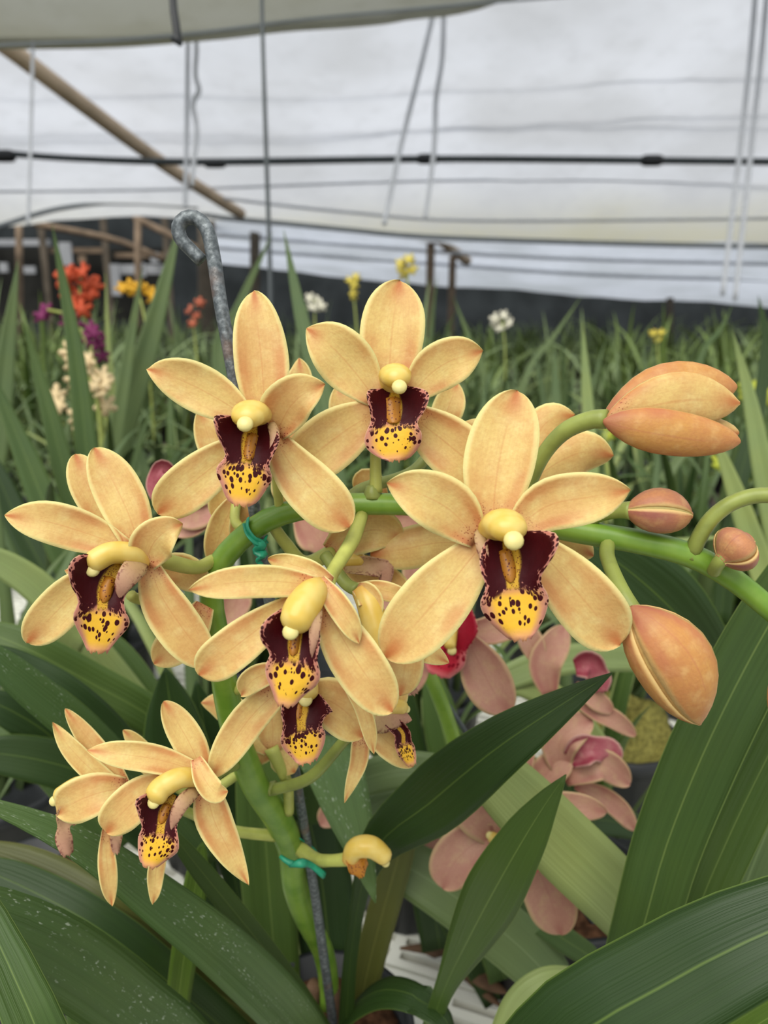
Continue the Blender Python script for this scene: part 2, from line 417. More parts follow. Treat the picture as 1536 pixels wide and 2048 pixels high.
o = sheet('ceiling', [ed(3.2, (-2200,-500),(768,-520),(3000,-500)), ed(4.7, (-2200,-40),(768,-60),(3000,-40)), ed(5.8, (-2200,150),(768,150),(3000,150)), ed(7.2, (-2200,330),(768,320),(3000,330)), ed(8.9, *LOW)],
      M['sheet'], 90, 24, .05)
tag(o, 'sloping white translucent plastic roof film', 'roof film', kind='structure')
o = sheet('ceiling', [ed(8.9, (430,441),(560,450),(768,466),(1200,482),(1700,494),(3000,520)), ed(10.2, (430,475),(768,505),(1200,525),(1700,545),(3000,590)), ed(12, (430,500),(768,535),(1200,560),(1700,590),(3000,640)), ed(13.6, (430,525),(768,562),(1150,590),(1536,614),(1700,622),(3000,690))],
      M['sheetfar'], 60, 16, .05, 4.0)
tag(o, 'lower strip of plastic roof film sagging over the far beds', 'roof film', kind='structure')
EDG = ((-900,125),(-300,105),(0,98),(180,97),(320,92),(450,82),(600,66),(768,46),(830,35),(880,33),(950,20),(1020,-2),(1200,-40),(2000,-160))
off = lambda d, k: [(x, y-k, d) for x, y in EDG]
o = sheet('ceiling', [off(3.3, 420), off(3.7, 150), off(3.9, 62), off(4.12, 30), off(4.34, 22), off(4.2, 0)], M['sheetdirty'], 80, 22, .02, 9.0)
tag(o, 'folded grey white film hanging along the near roof gutter', 'roof film', kind='structure')
bw = box('wall_back', (0, 15.4, 1.9), 44, .05, 3.8, M['shade']); tag(bw, 'dark shade cloth wall behind the beds', 'wall', kind='structure')
for nm, x in (('wall_left', -12.5), ('wall_right', 14.0)):
    q = box(nm, (x, 10, 1.6), .02, 11, 3.2, M['sheetdirty']); q['kind'] = 'structure'

def rod(name, pts, mat, label, cat, group=None, n=24, m=8):
    o = tube(name, pts, M[mat], None, n, m); return tag(o, label, cat, group)
rod('roof_rafter', [(-20,70,4.85,36),(25,102,5.0,36),(160,205,5.6,32),(330,330,6.9,26),(482,428,8.4,21)], 'wood', 'pale round timber pole slanting under the roof film', 'timber pole', n=16, m=14)
cab = empty('support_pipe', P(400,324,6.3)); tag(cab, 'dark horizontal pipe with clamps crossing under the roof film', 'pipe')
tube('pipe', [(-700,262,6.2,13),(-200,290,6.2,13),(0,306,6.3,13),(150,317,6.3,13),(400,324,6.3,14),(860,318,6.3,14),(1300,321,6.3,14),(1700,325,6.3,14),(2400,330,6.3,14)], M['cable'], cab, 60, 10)
for x, y, w_ in ((855,318,20), (1304,321,22), (8,312,24), (430,328,16)):
    tube('clamp', [(x-20,y,6.28,w_*.8),(x-14,y,6.28,w_),(x+14,y,6.28,w_),(x+20,y,6.28,w_*.8)], M['pot'], cab, 6, 10)
rod('eave_pipe', [(400,428,8.6,9),(450,436,8.6,10),(560,446,8.6,10),(700,460,8.6,10),(860,474,8.6,10),(1200,486,8.6,10),(1536,493,8.6,10),(2200,505,8.6,10)], 'pipe', 'grey pipe along the low edge of the main roof film', 'pipe', n=40)
rod('arch_pipe', [(-250,530,8.4,9),(0,452,8.4,10),(100,421,8.4,10),(200,406,8.4,10),(300,403,8.4,10),(395,414,8.4,10)], 'pipe', 'thin bowed pipe under the roof film above the dark shed', 'pipe', n=30)
rod('gutter_wire', [(-400,110,4.0,6),(0,90,4.0,6),(200,82,4.0,6),(380,68,4.0,6),(600,40,4.0,6),(768,24,4.0,6),(1000,3,4.0,6),(1300,-20,4.0,6)], 'pipe', 'grey wire along the folded film at the near roof gutter', 'wire', n=40)
for (a, b, c, d_, w_, lb) in (((-300,252),(768,250),(1150,244),(1900,240),5,'thin grey roof wire just above the dark clamped pipe'), ((-300,262),(500,265),(1000,240),(1900,200),5,'thin grey roof wire rising gently past the hanging hoses'),
        ((-300,178),(600,178),(1100,160),(1900,140),4,'uppermost thin grey roof wire across the bright film'), ((-300,385),(300,380),(1000,360),(1900,372),5,'thin grey roof wire just below the dark clamped pipe'),
        ((430,395),(700,425),(1000,442),(1900,432),6,'greenish roof wire sagging above the low eave pipe')):
    dd = lambda y: 4.6+ (y-0)*0.0083
    rod('roof_wire', [(*a, dd(a[1]), w_), (*b, dd(b[1]), w_), (*c, dd(c[1]), w_), (*d_, dd(d_[1]), w_)], 'hose', lb, 'wire', n=30, m=6)
for pts, lb in (([(430,470,9.6,7),(900,505,9.6,7),(1200,520,9.6,7),(1536,528,9.6,7),(2300,545,9.6,7)], 'first thin pipe below the low eave pipe'), ([(430,496,11,7),(900,530,11,7),(1200,550,11,7),(1536,560,11,7),(2300,580,11,7)], 'second thin pipe below the low eave pipe')):
    rod('film_pipe', pts, 'hose', lb, 'pipe', n=30, m=6)
for pts, lb in (([(376,66,4.4,9),(374,250,4.5,9),(370,418,4.6,9)], 'straight clear hose hanging beside the wavy one'),
        ([(378,72,4.4,8),(390,66,4.4,9),(393,100,4.4,9),(391,150,4.4,9),(398,182,4.4,10),(386,208,4.4,10),(394,262,4.4,9),(387,330,4.4,9),(384,372,4.4,8)], 'wavy clear hose hanging under the roof film'),
        ([(868,22,4.6,10),(840,140,4.6,10),(800,300,4.6,10),(768,450,4.6,9)], 'slanting clear hose hanging above the topmost flower'),
        ([(888,20,4.6,10),(884,120,4.6,10),(872,200,4.6,10),(868,300,4.6,10),(850,440,4.6,8)], 'bent clear hose beside the slanting one'),
        ([(1515,-60,4.6,11),(1500,120,4.6,11),(1478,320,4.6,11),(1445,590,4.6,10)], 'first of two clear hoses near the right wall'),
        ([(1538,-60,4.6,11),(1522,120,4.6,11),(1500,320,4.6,11),(1470,600,4.6,10)], 'second of two clear hoses near the right wall'),
        ([(66,84,4.02,7),(62,260,4.05,7),(56,450,4.1,7)], 'thin clear hose hanging in front of the timber pole')):
    rod('hanging_hose', pts, 'hose', lb, 'hose', n=40)
rod('hanging_wire', [(522,-80,2.2,8),(525,60,2.2,8),(533,320,2.2,9),(539,500,2.2,9),(542,640,2.2,9),(546,800,2.2,9)], 'cable', 'taut black wire hanging down behind the top flowers', 'wire', n=20)
hk = empty('hanging_hook', P(352, -40, 1.8)); tag(hk, 'short black hook hanging from above the roof film edge', 'hook')
tube('rod', [(342,-120,1.3,14),(346,0,1.3,15),(352,50,1.3,16),(357,84,1.3,15)], M['pot'], hk, 14, 10)
tube('hook_tip', [(342,80,1.3,8),(352,77,1.3,18),(358,84,1.3,16),(361,91,1.3,7)], M['pot'], hk, 8, 8)
for pts, mt, lb in (([(412,378,9.3,34),(413,480,9.3,34),(414,760,9.3,34)], 'post', 'thick dark post under the end of the timber pole'), ([(510,442,9.5,20),(510,760,9.5,20)], 'post', 'slim dark post beside the taut black wire'),
        ([(862,468,9.4,17),(856,800,9.4,17)], 'postbrown', 'brown timber post right of the topmost flower'), ([(906,492,10.2,15),(898,790,10.2,15)], 'postbrown', 'slimmer brown timber post next to the other brown one'),
        ([(38,450,9.2,14),(40,760,9.2,14)], 'postbrown', 'pale brown post at the dark shed'), ([(276,440,9.8,14),(276,760,9.8,14)], 'postbrown', 'brown post in the middle of the dark shed'),
        ([(1340,590,13.2,14),(1340,760,13.2,14)], 'post', 'faint far post against the dark shade cloth')):
    rod('post', pts, mt, lb, 'post', n=4, m=10)
rod('cross_beam', [(846,452,9.2,20),(880,478,9.3,22),(934,522,10.3,20)], 'wood', 'short timber beam on the two brown posts', 'beam', n=6, m=8)
rod('shed_beam', [(70,448,10.5,13),(230,480,10.5,13),(330,520,10.5,11)], 'postbrown', 'slanting pale beam in the dark shed', 'beam', n=6)
rod('shed_beam', [(270,436,10,14),(340,470,9.6,14),(410,505,9.4,13)], 'postbrown', 'brownish slanting beam meeting the thick dark post', 'beam', n=6)
def bd(name, x0, x1, y0, y1, d, mat, label, cat):
    a = P((x0+x1)/2, (y0+y1)/2, d); return tag(box(name, a, (x1-x0)/F*d, .04, (y1-y0)/F*d, M[mat]), label, cat)
rk = empty('shed_rack', P(60, 620, 11.5)); rk.location.z = 0; WL[rk.name].z = 0; tag(rk, 'dark cluttered rack with pale rails at the back of the shed', 'rack')
def bd(name, x0, x1, y0, y1, d, mat):
    return box(name, P((x0+x1)/2, (y0+y1)/2, d), (x1-x0)/F*d, .05, (y1-y0)/F*d, M[mat], rk)
bd('rail', -300, 100, 479, 491, 11.5, 'white'); bd('rail', 215, 345, 530, 548, 11.5, 'white'); bd('rail', 230, 345, 506, 515, 11.5, 'postbrown'); bd('rail', 100, 215, 496, 506, 11.5, 'postbrown')
bd('back_board', -300, 345, 500, 640, 12.0, 'dark')
for x in (-296, 100, 222, 342): bd('post', x-6, x+6, 440, 800, 11.55, 'post')
for x, y, w_, h_ in ((8,535,16,18), (60,540,22,14), (132,508,24,44), (232,560,18,60), (165,520,14,16), (310,515,16,20), (282,540,18,26)): bd('stored_pot', x-w_/2, x+w_/2, y-h_/2, y+h_/2, 11.3, 'white' if w_ > 15 else 'postbrown')

# bench of slotted plastic panels
BA = math.radians(-20); E1 = Vector((math.cos(BA), math.sin(BA), 0)); E2 = Vector((-math.sin(BA), math.cos(BA), 0))
def panel_mesh():
    xs = [0.0]
    for i in range(6): xs += [xs[-1]+.013, xs[-1]+.013+.059]
    xs.append(xs[-1]+.014)
    ys = [0.0]
    for i in range(20): ys += [ys[-1]+.0105, ys[-1]+.0105+.011]
    ys.append(ys[-1]+.0125)
    nx, ny = len(xs), len(ys); th = .012
    vs = [(x, y, 0) for y in ys for x in xs] + [(x, y, -th) for y in ys for x in xs]; N = nx*ny; fs = []
    solid = lambda i, j: 0 <= i < nx-1 and 0 <= j < ny-1 and not (i % 2 == 1 and j % 2 == 1)
    for j in range(ny-1):
        for i in range(nx-1):
            if not solid(i, j): continue
            a, b, c, d = j*nx+i, j*nx+i+1, (j+1)*nx+i+1, (j+1)*nx+i
            fs += [(a, b, c, d), (N+d, N+c, N+b, N+a)]
            if not solid(i, j-1): fs.append((a, N+a, N+b, b))
            if not solid(i+1, j): fs.append((b, N+b, N+c, c))
            if not solid(i, j+1): fs.append((c, N+c, N+d, d))
            if not solid(i-1, j): fs.append((d, N+d, N+a, a))
    return vs, fs, xs[-1], ys[-1]
pv, pf, PW, PH = panel_mesh()
BZ = .75
bench = empty('bench', E1*0 + E2*.8 + Vector((0,0,0))); tag(bench, 'white slotted plastic bench under the orchids', 'bench')
p0 = None
for i in range(-5, 5):
    for j in range(0, 4):
        if p0 is None:
            p0 = mk('panel', [Vector(v) for v in pv], pf, M['bench'], bench, None, False); 
            me = p0.data; me.transform(Matrix.Translation(WL[bench.name])); q = p0
        else:
            q = p0.copy(); col.objects.link(q)
        w_ = E1*(i*(PW+.004)) + E2*(.2+j*(PH+.004)) + Vector((0,0,BZ))
        q.parent = bench; q.location = w_ - WL[bench.name]; q.rotation_euler = (0,0,BA)
for k in (0, 1, 2):
    box('rail', E1*(-.2) + E2*(.25+k*.85) + Vector((0,0,BZ-.045)), 4.6, .05, .05, M['post'], bench, BA)
for k in (-2.2, 0, 1.9):
    for q in (.25, 1.95): box('leg', E1*k + E2*q + Vector((0,0,(BZ-.07)/2)), .06, .06, BZ-.07, M['post'], bench, BA)
for k in range(4):                                                   # beds further back, seen only between the leaves
    b = empty('bench', E2*(3.1+k*2.9)); tag(b, 'low grey bench carrying a far row of orchids', 'bench', 'benches in the far rows')
    box('bench_top', E2*(3.1+k*2.9) + Vector((0,0,BZ-.02)), 22, 2.2, .04, M['post'], b, BA)
    for i in (-9, -3, 3, 9):
        for j in (-.9, .9): box('leg', E1*i + E2*(3.1+k*2.9+j) + Vector((0,0,(BZ-.04)/2)), .06, .06, BZ-.04, M['post'], b, BA)

# ------------------------------------------------------------------ orchid flowers
class Flower:
    """one bloom: an Empty at its heart under the plant; sepals, petals, lip, column, pedicel are its sub-parts"""
    def __init__(s, plant, x, y, d, mat='petal', lipm='lip', name='flower'):
        s.d = d; s.k = d/F; s.mat = M[mat]; s.lipm = M[lipm]
        s.e = empty(name, P(x, y, d), plant); s.i = 0
    def _p(s, pts): return [(p[0], p[1], s.d + (p[2] if len(p) > 2 else 0)*0.001) for p in pts]
    def pet(s, name, pts, W, tp=0.5, base=0.4, p=2.0, r=0.5, cup=0.22, asym=1.0, roll=0.0, wave=0.0009, mat=None, n=18, thick=0.0011):
        f = prof(tp, base, p, r); s.i += 1
        h = W*0.5*s.k
        return blade(name, s._p(pts), lambda t: h*asym*f(t)+2e-5, lambda t: h*(2-asym)*f(t)+2e-5, mat or s.mat, s.e,
                     n=n, m=10, cup=cup*1.25, roll=roll, wave=wave, seed=s.i*1.9+pts[0][0], thick=thick)
    def lip(s, pts, lt, rt, cup=None, mat=None, n=22, m=12, name='lip'):
        cup = cup or [(0, 0.5), (0.3, 0.75), (0.5, 0.35), (0.7, 0.0), (1, -0.35)]
        o = blade(name, s._p(pts), lambda t: max(1e-5, table(rt, t)*s.k*1.07), lambda t: max(1e-5, table(lt, t)*s.k*1.07), mat or s.lipm, s.e,
                  n=n, m=m, cup=lambda t: table(cup, t), wave=0.0012, seed=pts[0][0], thick=0.0009, even=lambda x: x, rag=0.0012)
        o.data.materials.append(M['lipback'])
        for i, f in enumerate(o.data.polygons):
            if i < 2*n*m and i % 2 == 1: f.material_index = 1
        return o
    def lobe(s, pts, W, cup=0.3, tp=0.3, base=0.75):          # the rolled outer face of a side lobe
        f = prof(tp, base, 2.0, 0.75); h = W*0.5*s.k
        return blade('side_lobe', s._p(pts), lambda t: h*f(t)+2e-5, lambda t: h*f(t)+2e-5, M['lipback'], s.e, n=12, m=6, cup=-cup*.5, thick=0.001, wave=0.0005, seed=pts[0][1])
    def callus(s, pts):                                       # low double ridge down the middle of the lip
        w_ = [p[3] for p in pts]; q = [(p[0], p[1], p[2]+2.2) for p in pts]; h = max(w_)*.5*s.k
        g = lambda t: h*(0.8 if t < .6 else max(.05, 1-((t-.6)/.4)**2)**.5*.8)
        return blade('callus', s._p(q), g, g, M['callus'], s.e, n=10, m=6, cup=-.35, thick=.0016)
    def column(s, pts, anther, sq=1.0):
        """arched yellow column swelling to a hood, cream anther cap under its end"""
        q = [(x, y, s.d+dd*0.001, w) for x, y, dd, w in pts]
        x, y, dd, w = pts[-1]; px, py, pd, pw = pts[-2]
        vx, vy, vz = x-px, y-py, (dd-pd)*.001*F/s.d; ln = math.sqrt(vx*vx+vy*vy+vz*vz)
        for ex, ew in ((.14, .93), (.27, .74), (.36, .48), (.41, .16)):            # rounded hood end
            k_ = w*ex/ln; q.append((x+vx*k_, y+vy*k_, s.d+(dd+(dd-pd)*k_)*.001, w*ew))
        tube('flower_column', q, M['column'], s.e, n=30, m=18, squash=sq, up=(MC @ Vector((0,1,0))) if sq < 1 else None)
        ax, ay, ad, aw = anther; k = aw*0.5; ax += (x-ax)*.25; ay += (y-ay)*(.1 if sq < 1 else .25); ad += -4.5 if sq < 1 else 1.5
        pr = [(0.12, -0.62), (0.6, -0.55), (0.95, -0.25), (1.02, 0.1), (0.85, 0.45), (0.3, 0.6)]
        r = k*s.k
        lathe('anther_cap', [(a*r, b*r) for a, b in pr], P(ax, ay, s.d+ad*0.001), M['anther'], s.e, 14, Matrix.Rotation(math.radians(70)-PITCH, 3, 'X'))
    def pedicel(s, pts, mat='pedicel'):
        return tube('pedicel', pts, M[mat], s.e, n=18, m=10)

BASE = P(650, 2030, 0.60)
plant = empty('potted_orchid', (BASE.x, BASE.y, 0.75))
tag(plant, 'peach yellow orchid with maroon spotted lips on an arching stem tied to a stake', 'orchid')

# flower stem
STEM = [(655,2010,.60,38),(657,1960,.595,40),(645,1900,.58,42),(612,1835,.55,46),(590,1770,.52,50),(582,1700,.49,52),(558,1640,.465,56),(512,1572,.435,56),(478,1490,.41,54),
        (455,1400,.395,52),(440,1300,.385,50),(424,1215,.378,48),(430,1145,.372,48),(478,1082,.368,46),(545,1035,.366,46),(640,1012,.366,46),
        (745,1008,.366,45),(850,1012,.366,45),(1000,1032,.364,46),(1150,1062,.360,48),(1270,1082,.356,50),(1385,1112,.352,50),(1475,1165,.350,46),(1560,1235,.348,44),(1680,1330,.345,36)]
tube('flower_stem', STEM, M['stem'], plant, n=90, m=14)
for (x, y, d, ww, dx, dy) in ((1385,1098,.350,30,6,-22), (1215,1078,.356,30,-4,14), (745,985,.364,34,0,-14), (590,1690,.486,26,12,6), (545,1575,.436,26,10,-6), (430,1130,.370,26,-14,-4)):
    tube('stem_bract', [(x-dx, y-dy, d, ww*1.0), (x, y, d, ww), (x+dx, y+dy, d, ww*0.75)], M['pedgreen'], plant, n=6, m=10)

# --- flower with upright sepal, left of the middle
f = Flower(plant, 512, 850, .335)
f.pet('sepal', [(530,840,4),(524,730,5),(514,640,7),(508,582,10)], 110, .42, .5, 2.25, 0.63, .18)
f.pet('petal', [(505,842,2),(440,800,0),(380,768,-2),(330,748,-3),(294,738,-2)], 96, .5, .3, 2.35, 0.88, .2)
f.pet('petal', [(553,868,2),(575,822,-4),(605,790,-7),(650,769,-4)], 98, .42, .4, 1.80, 0.80, .25, 1.15, wave=.0015)
f.pet('sepal', [(500,880,3),(430,930,2),(362,985,1),(316,1028,4)], 98, .6, .4, 2.55, 0.58, .2)
f.pet('sepal', [(545,870,3),(590,940,3),(645,1000,2),(699,1055,4)], 108, .6, .35, 2.75, 0.58, .2)
f.lip([(508,842,-2),(500,885,-7),(490,935,-11),(481,1012,-12)],
      [(0,16),(.1,40),(.22,68),(.36,62),(.5,38),(.64,50),(.8,38),(.93,27),(1,15)], [(0,22),(.12,40),(.28,50),(.42,46),(.54,42),(.66,51),(.8,42),(.93,30),(1,17)])
f.lobe([(542,846,-4),(549,868,-9),(546,892,-11),(538,908,-10)], 20)
f.callus([(507,868,-9,30),(500,900,-12,26),(497,920,-14,18)])
f.column([(522,838,3,44),(514,830,-3,64),(502,826,-9,76),(497,832,-14,70)], (488,850,-16,31), .7)
f.pedicel([(515,850,.340,20),(545,900,.352,20),(560,1030,.366,18)])

# --- topmost flower
f = Flower(plant, 790, 790, .350)
f.pet('sepal', [(778,790,4),(780,720,5),(787,640,6),(800,561,9)], 130, .52, .5, 2.35, 0.63, .2)
f.pet('petal', [(752,800,2),(705,738,0),(660,690,-3),(613,656,-2)], 112, .48, .35, 2.35, 0.88, .22)
f.pet('petal', [(818,792,2),(868,742,0),(915,716,-3),(966,702,-2)], 96, .5, .4, 2.55, 0.88, .22)
f.pet('sepal', [(755,822,3),(690,862,1),(630,908,0),(585,953,3)], 118, .55, .45, 2.55, 0.58, .2)
f.pet('sepal', [(822,830,3),(885,880,1),(945,930,0),(990,975,3)], 116, .5, .45, 2.55, 0.58, .2)
f.lip([(789,780,-2),(789,825,-7),(788,865,-11),(792,922,-12)],
      [(0,20),(.12,44),(.28,50),(.42,46),(.52,42),(.68,54),(.82,50),(.94,30),(1,14)], [(0,20),(.12,48),(.28,62),(.42,54),(.53,42),(.68,50),(.82,46),(.94,30),(1,16)])
f.lobe([(752,778,-4),(745,800,-8),(744,822,-8)], 22)
f.callus([(786,795,-8,44),(786,825,-11,32),(787,846,-14,20)])
f.column([(785,785,3,40),(787,765,-3,56),(790,751,-8,66),(792,755,-13,60)], (801,776,-15,29), .74)
f.pedicel([(765,830,.356,24),(752,900,.362,22),(752,985,.364,26)])

# --- large front flower right of the middle
f = Flower(plant, 1010, 1060, .310)
f.pet('sepal', [(985,1060,4),(990,980,5),(1005,890,7),(1035,781,10)], 144, .5, .42, 2.45, 0.60, .2)
f.pet('petal', [(955,1080,2),(900,1020,-1),(835,985,-4),(773,966,-3)], 116, .45, .35, 2.35, 0.88, .22)
f.pet('petal', [(1025,1062,2),(1095,1012,-1),(1175,995,-4),(1261,981,-3)], 108, .45, .4, 2.55, 0.88, .22)
f.pet('sepal', [(968,1085,3),(908,1158,1),(840,1238,0),(770,1315,3)], 138, .55, .4, 2.55, 0.58, .18)
f.pet('sepal', [(1062,1085,3),(1120,1145,1),(1180,1215,0),(1240,1290,3)], 130, .6, .42, 2.75, 0.58, .18)
f.lip([(1012,1070,-2),(1020,1120,-7),(1026,1175,-11),(1042,1281,-12)],
      [(0,22),(.1,40),(.25,52),(.38,54),(.49,48),(.62,62),(.78,54),(.92,34),(1,18)], [(0,30),(.1,66),(.2,86),(.32,82),(.44,54),(.5,50),(.64,60),(.8,50),(.92,34),(1,18)])
f.lobe([(958,1060,-2),(963,1090,-7),(969,1118,-9),(970,1146,-8)], 24)
f.callus([(1008,1100,-9,34),(1016,1130,-12,34),(1022,1165,-14,24)])
f.column([(982,1072,4,52),(992,1056,-3,74),(1006,1048,-9,88),(1016,1056,-15,80)], (1031,1084,-17,38), .72)
f.pedicel([(1005,1070,.315,24),(985,1020,.335,22),(960,1020,.364,22)])

# --- far left flower, looking left
f = Flower(plant, 265, 1110, .335)
f.pet('sepal', [(282,1105,4),(258,1030,5),(225,960,7),(189,895,8)], 96, .5, .5, 2.45, 0.63, .18)
f.pet('petal', [(262,1100,2),(175,1067,-2),(90,1042,-6),(9,1030,-7)], 86, .5, .35, 2.65, 0.88, .18)
f.pet('petal', [(290,1125,0),(308,1085,-4),(335,1060,-6),(366,1048,-4)], 88, .42, .5, 1.80, 0.80, .25, 1.0, wave=.0015)
f.pet('sepal', [(240,1135,3),(160,1180,0),(98,1238,-2),(54,1286,0)], 88, .55, .4, 2.55, 0.60, .2)
f.pet('sepal', [(298,1125,3),(322,1190,3),(364,1255,4),(425,1335,7)], 92, .5, .4, 2.75, 0.68, .2, .9)
f.lip([(240,1128,-4),(215,1175,-8),(203,1225,-12),(193,1306,-12)],
      [(0,24),(.1,62),(.24,74),(.38,62),(.48,42),(.6,46),(.7,42),(.86,28),(1,16)], [(0,16),(.12,30),(.28,36),(.42,34),(.52,40),(.62,50),(.72,48),(.86,32),(1,18)])
f.lobe([(285,1120,-2),(262,1145,-12),(245,1172,-14),(238,1196,-12)], 46)
f.callus([(222,1155,-10,30),(213,1180,-13,30),(208,1205,-14,20)])
f.column([(290,1125,2,36),(262,1108,-4,44),(222,1106,-9,46),(190,1122,-12,46)], (184,1146,-14,28))
f.pedicel([(300,1112,.342,28),(350,1127,.350,32),(395,1135,.360,28),(428,1120,.370,26)])

# --- flower in the middle below the stem's arch, looking down
f = Flower(plant, 615, 1185, .305)
f.pet('sepal', [(662,1165,6),(625,1143,8),(580,1128,10),(535,1118,10)], 44, .45, .6, 2.75, 0.68, .3)
f.pet('petal', [(640,1172,2),(545,1163,-2),(460,1166,-4),(377,1180,-2)], 66, .45, .5, 2.95, 0.88, .2)
f.pet('petal', [(640,1160,0),(674,1208,-4),(700,1248,-5),(719,1287,-3)], 48, .45, .5, 2.75, 0.88, .3)
f.pet('sepal', [(600,1200,3),(520,1255,0),(455,1305,-1),(398,1350,2)], 88, .65, .4, 2.95, 0.58, .2)
f.pet('sepal', [(648,1205,3),(690,1285,0),(735,1355,-1),(785,1424,2)], 104, .5, .45, 2.75, 0.58, .2)
f.lip([(602,1222,-3),(592,1285,-8),(584,1340,-11),(568,1413,-11)],
      [(0,30),(.15,52),(.3,66),(.4,60),(.48,44),(.6,48),(.72,44),(.88,26),(1,16)], [(0,26),(.15,36),(.3,42),(.42,42),(.5,42),(.62,52),(.74,48),(.88,30),(1,18)])
f.lobe([(636,1205,-4),(631,1240,-12),(627,1285,-14),(624,1316,-12)], 24)
f.callus([(592,1268,-10,26),(588,1295,-12,24),(585,1312,-13,16)])
f.column([(640,1172,4,40),(622,1190,-4,64),(602,1220,-9,72),(592,1240,-12,66)], (578,1272,-16,32))
f.pedicel([(655,1168,.312,30),(668,1140,.330,28),(705,1080,.352,30),(724,1030,.364,26)])

# --- flower hanging just under the middle one
f = Flower(plant, 600, 1380, .345)
f.pet('sepal', [(612,1395,3),(655,1400,2),(698,1430,1),(726,1475,2)], 104, .5, .5, 2.75, 0.58, .2)
f.pet('sepal', [(565,1375,3),(505,1430,1),(458,1495,0),(420,1560,2)], 72, .4, .6, 2.55, 0.78, .2)
f.pet('petal', [(560,1340,2),(525,1350,-2),(500,1365,-4),(482,1392,-3)], 50, .5, .5, 2.75, 0.88, .3)
f.pet('petal', [(695,1370,-6),(722,1410,-8),(737,1455,-8),(748,1508,-6)], 32, .4, .6, 2.75, 0.88, .3)
f.pet('sepal', [(590,1360,8),(575,1330,10),(560,1300,12)], 60, .4, .5, 2.35, 0.68, .2)
f.lip([(612,1385,-2),(602,1425,-6),(603,1462,-9),(614,1528,-10)],
      [(0,20),(.15,34),(.3,36),(.42,32),(.5,34),(.62,40),(.76,36),(.9,24),(1,16)], [(0,26),(.15,48),(.28,56),(.38,46),(.5,38),(.62,42),(.76,38),(.9,28),(1,18)])
f.lobe([(573,1405,-2),(570,1425,-6),(568,1448,-6)], 18)
f.callus([(600,1408,-7,22),(597,1428,-9,22),(596,1442,-10,14)])
f.column([(612,1350,4,36),(614,1370,-3,44),(615,1384,-6,44)], (610,1404,-9,28))
f.pedicel([(605,1370,.352,22),(560,1360,.37,22),(470,1380,.392,22)])

# --- lower left flower in profile
f = Flower(plant, 400, 1560, .345)
f.pet('sepal', [(408,1560,4),(385,1498,5),(355,1445,6),(327,1402,6)], 64, .45, .5, 2.55, 0.63, .25)
f.pet('petal', [(405,1545,2),(315,1519,-3),(240,1508,-6),(174,1500,-6)], 56, .5, .45, 2.65, 0.88, .25)
f.pet('petal', [(392,1518,-2),(410,1560,-7),(432,1585,-8),(456,1583,-6)], 44, .6, .5, 2.95, 0.88, .3)
f.pet('sepal', [(350,1555,2),(285,1590,-2),(240,1630,-4),(213,1666,-3)], 80, .55, .4, 2.75, 0.58, .2)
f.pet('sepal', [(412,1570,3),(426,1635,2),(455,1695,2),(497,1770,4)], 72, .28, .6, 1.65, 0.83, .2)
f.lip([(350,1590,-4),(328,1635,-8),(318,1675,-11),(300,1736,-12)],
      [(0,20),(.12,46),(.24,58),(.34,46),(.46,34),(.6,36),(.74,32),(.9,24),(1,16)], [(0,14),(.15,22),(.3,26),(.45,28),(.56,36),(.68,40),(.8,34),(.92,22),(1,14)])
f.lobe([(392,1580,-2),(368,1602,-10),(352,1630,-12),(343,1660,-11)], 30)
f.callus([(335,1608,-9,26),(327,1630,-11,26),(322,1648,-12,16)])
f.column([(400,1556,2,34),(360,1556,-5,42),(325,1574,-9,46),(312,1590,-12,46)], (306,1610,-14,24))
f.pedicel([(408,1575,.35,24),(440,1545,.37,22),(470,1530,.41,22)], 'pedgreen')

# --- leftmost lower flower seen from the side
f = Flower(plant, 250, 1575, .372)
f.pet('sepal', [(252,1580,2),(215,1530,2),(170,1470,2),(130,1417,2)], 44, .35, .6, 2.35, 0.68, .3)
f.pet('petal', [(248,1582,0),(190,1545,-2),(140,1495,-3),(105,1444,-2)], 42, .4, .5, 2.55, 0.88, .3)
f.pet('petal', [(252,1575,-4),(200,1585,-9),(155,1602,-10),(113,1628,-7)], 84, .5, .45, 3.15, 0.88, .2)
f.pet('sepal', [(212,1655,2),(213,1710,0),(218,1765,0),(224,1812,1)], 36, .5, .4, 2.15, 0.78, .25)
f.pet('sepal', [(320,1700,4),(312,1745,4),(309,1780,4),(306,1808,5)], 34, .3, .8, 2.15, 0.78, .25)
f.column([(200,1572,0,36),(160,1572,-2,40),(122,1590,-2,34)], (104,1606,-2,20))
f.lip([(180,1625,-2),(140,1632,-4),(128,1660,-5),(134,1712,-5)], [(0,14),(.3,24),(.5,12),(.7,16),(1,8)], [(0,10),(.3,20),(.5,10),(.7,14),(1,12)], mat=M['lipback'])
f.lip([(238,1640,2),(234,1670,1),(232,1708,0)], [(0,10),(.5,12),(1,6)], [(0,8),(.5,10),(1,6)], mat=M['lipback'], name='side_lobe')
f.pedicel([(255,1580,.376,22),(300,1600,.39,20),(370,1622,.42,20),(460,1660,.455,22),(555,1672,.472,24)])

# --- flower behind it showing only its tips
f = Flower(plant, 300, 1535, .40)
f.pet('sepal', [(330,1560,2),(290,1510,2),(262,1475,2),(246,1460,2)], 40, .4, .5, 2.35, 0.68, .3)
f.pet('petal', [(320,1560,0),(280,1520,0),(250,1495,0),(229,1482,0)], 30, .4, .5, 2.55, 0.88, .3)
f.pet('sepal', [(330,1560,2),(300,1570,2),(262,1572,2)], 34, .4, .5, 2.35, 0.68, .3)
f.pedicel([(330,1560,.405,20),(400,1590,.42,20),(490,1540,.432,20)])

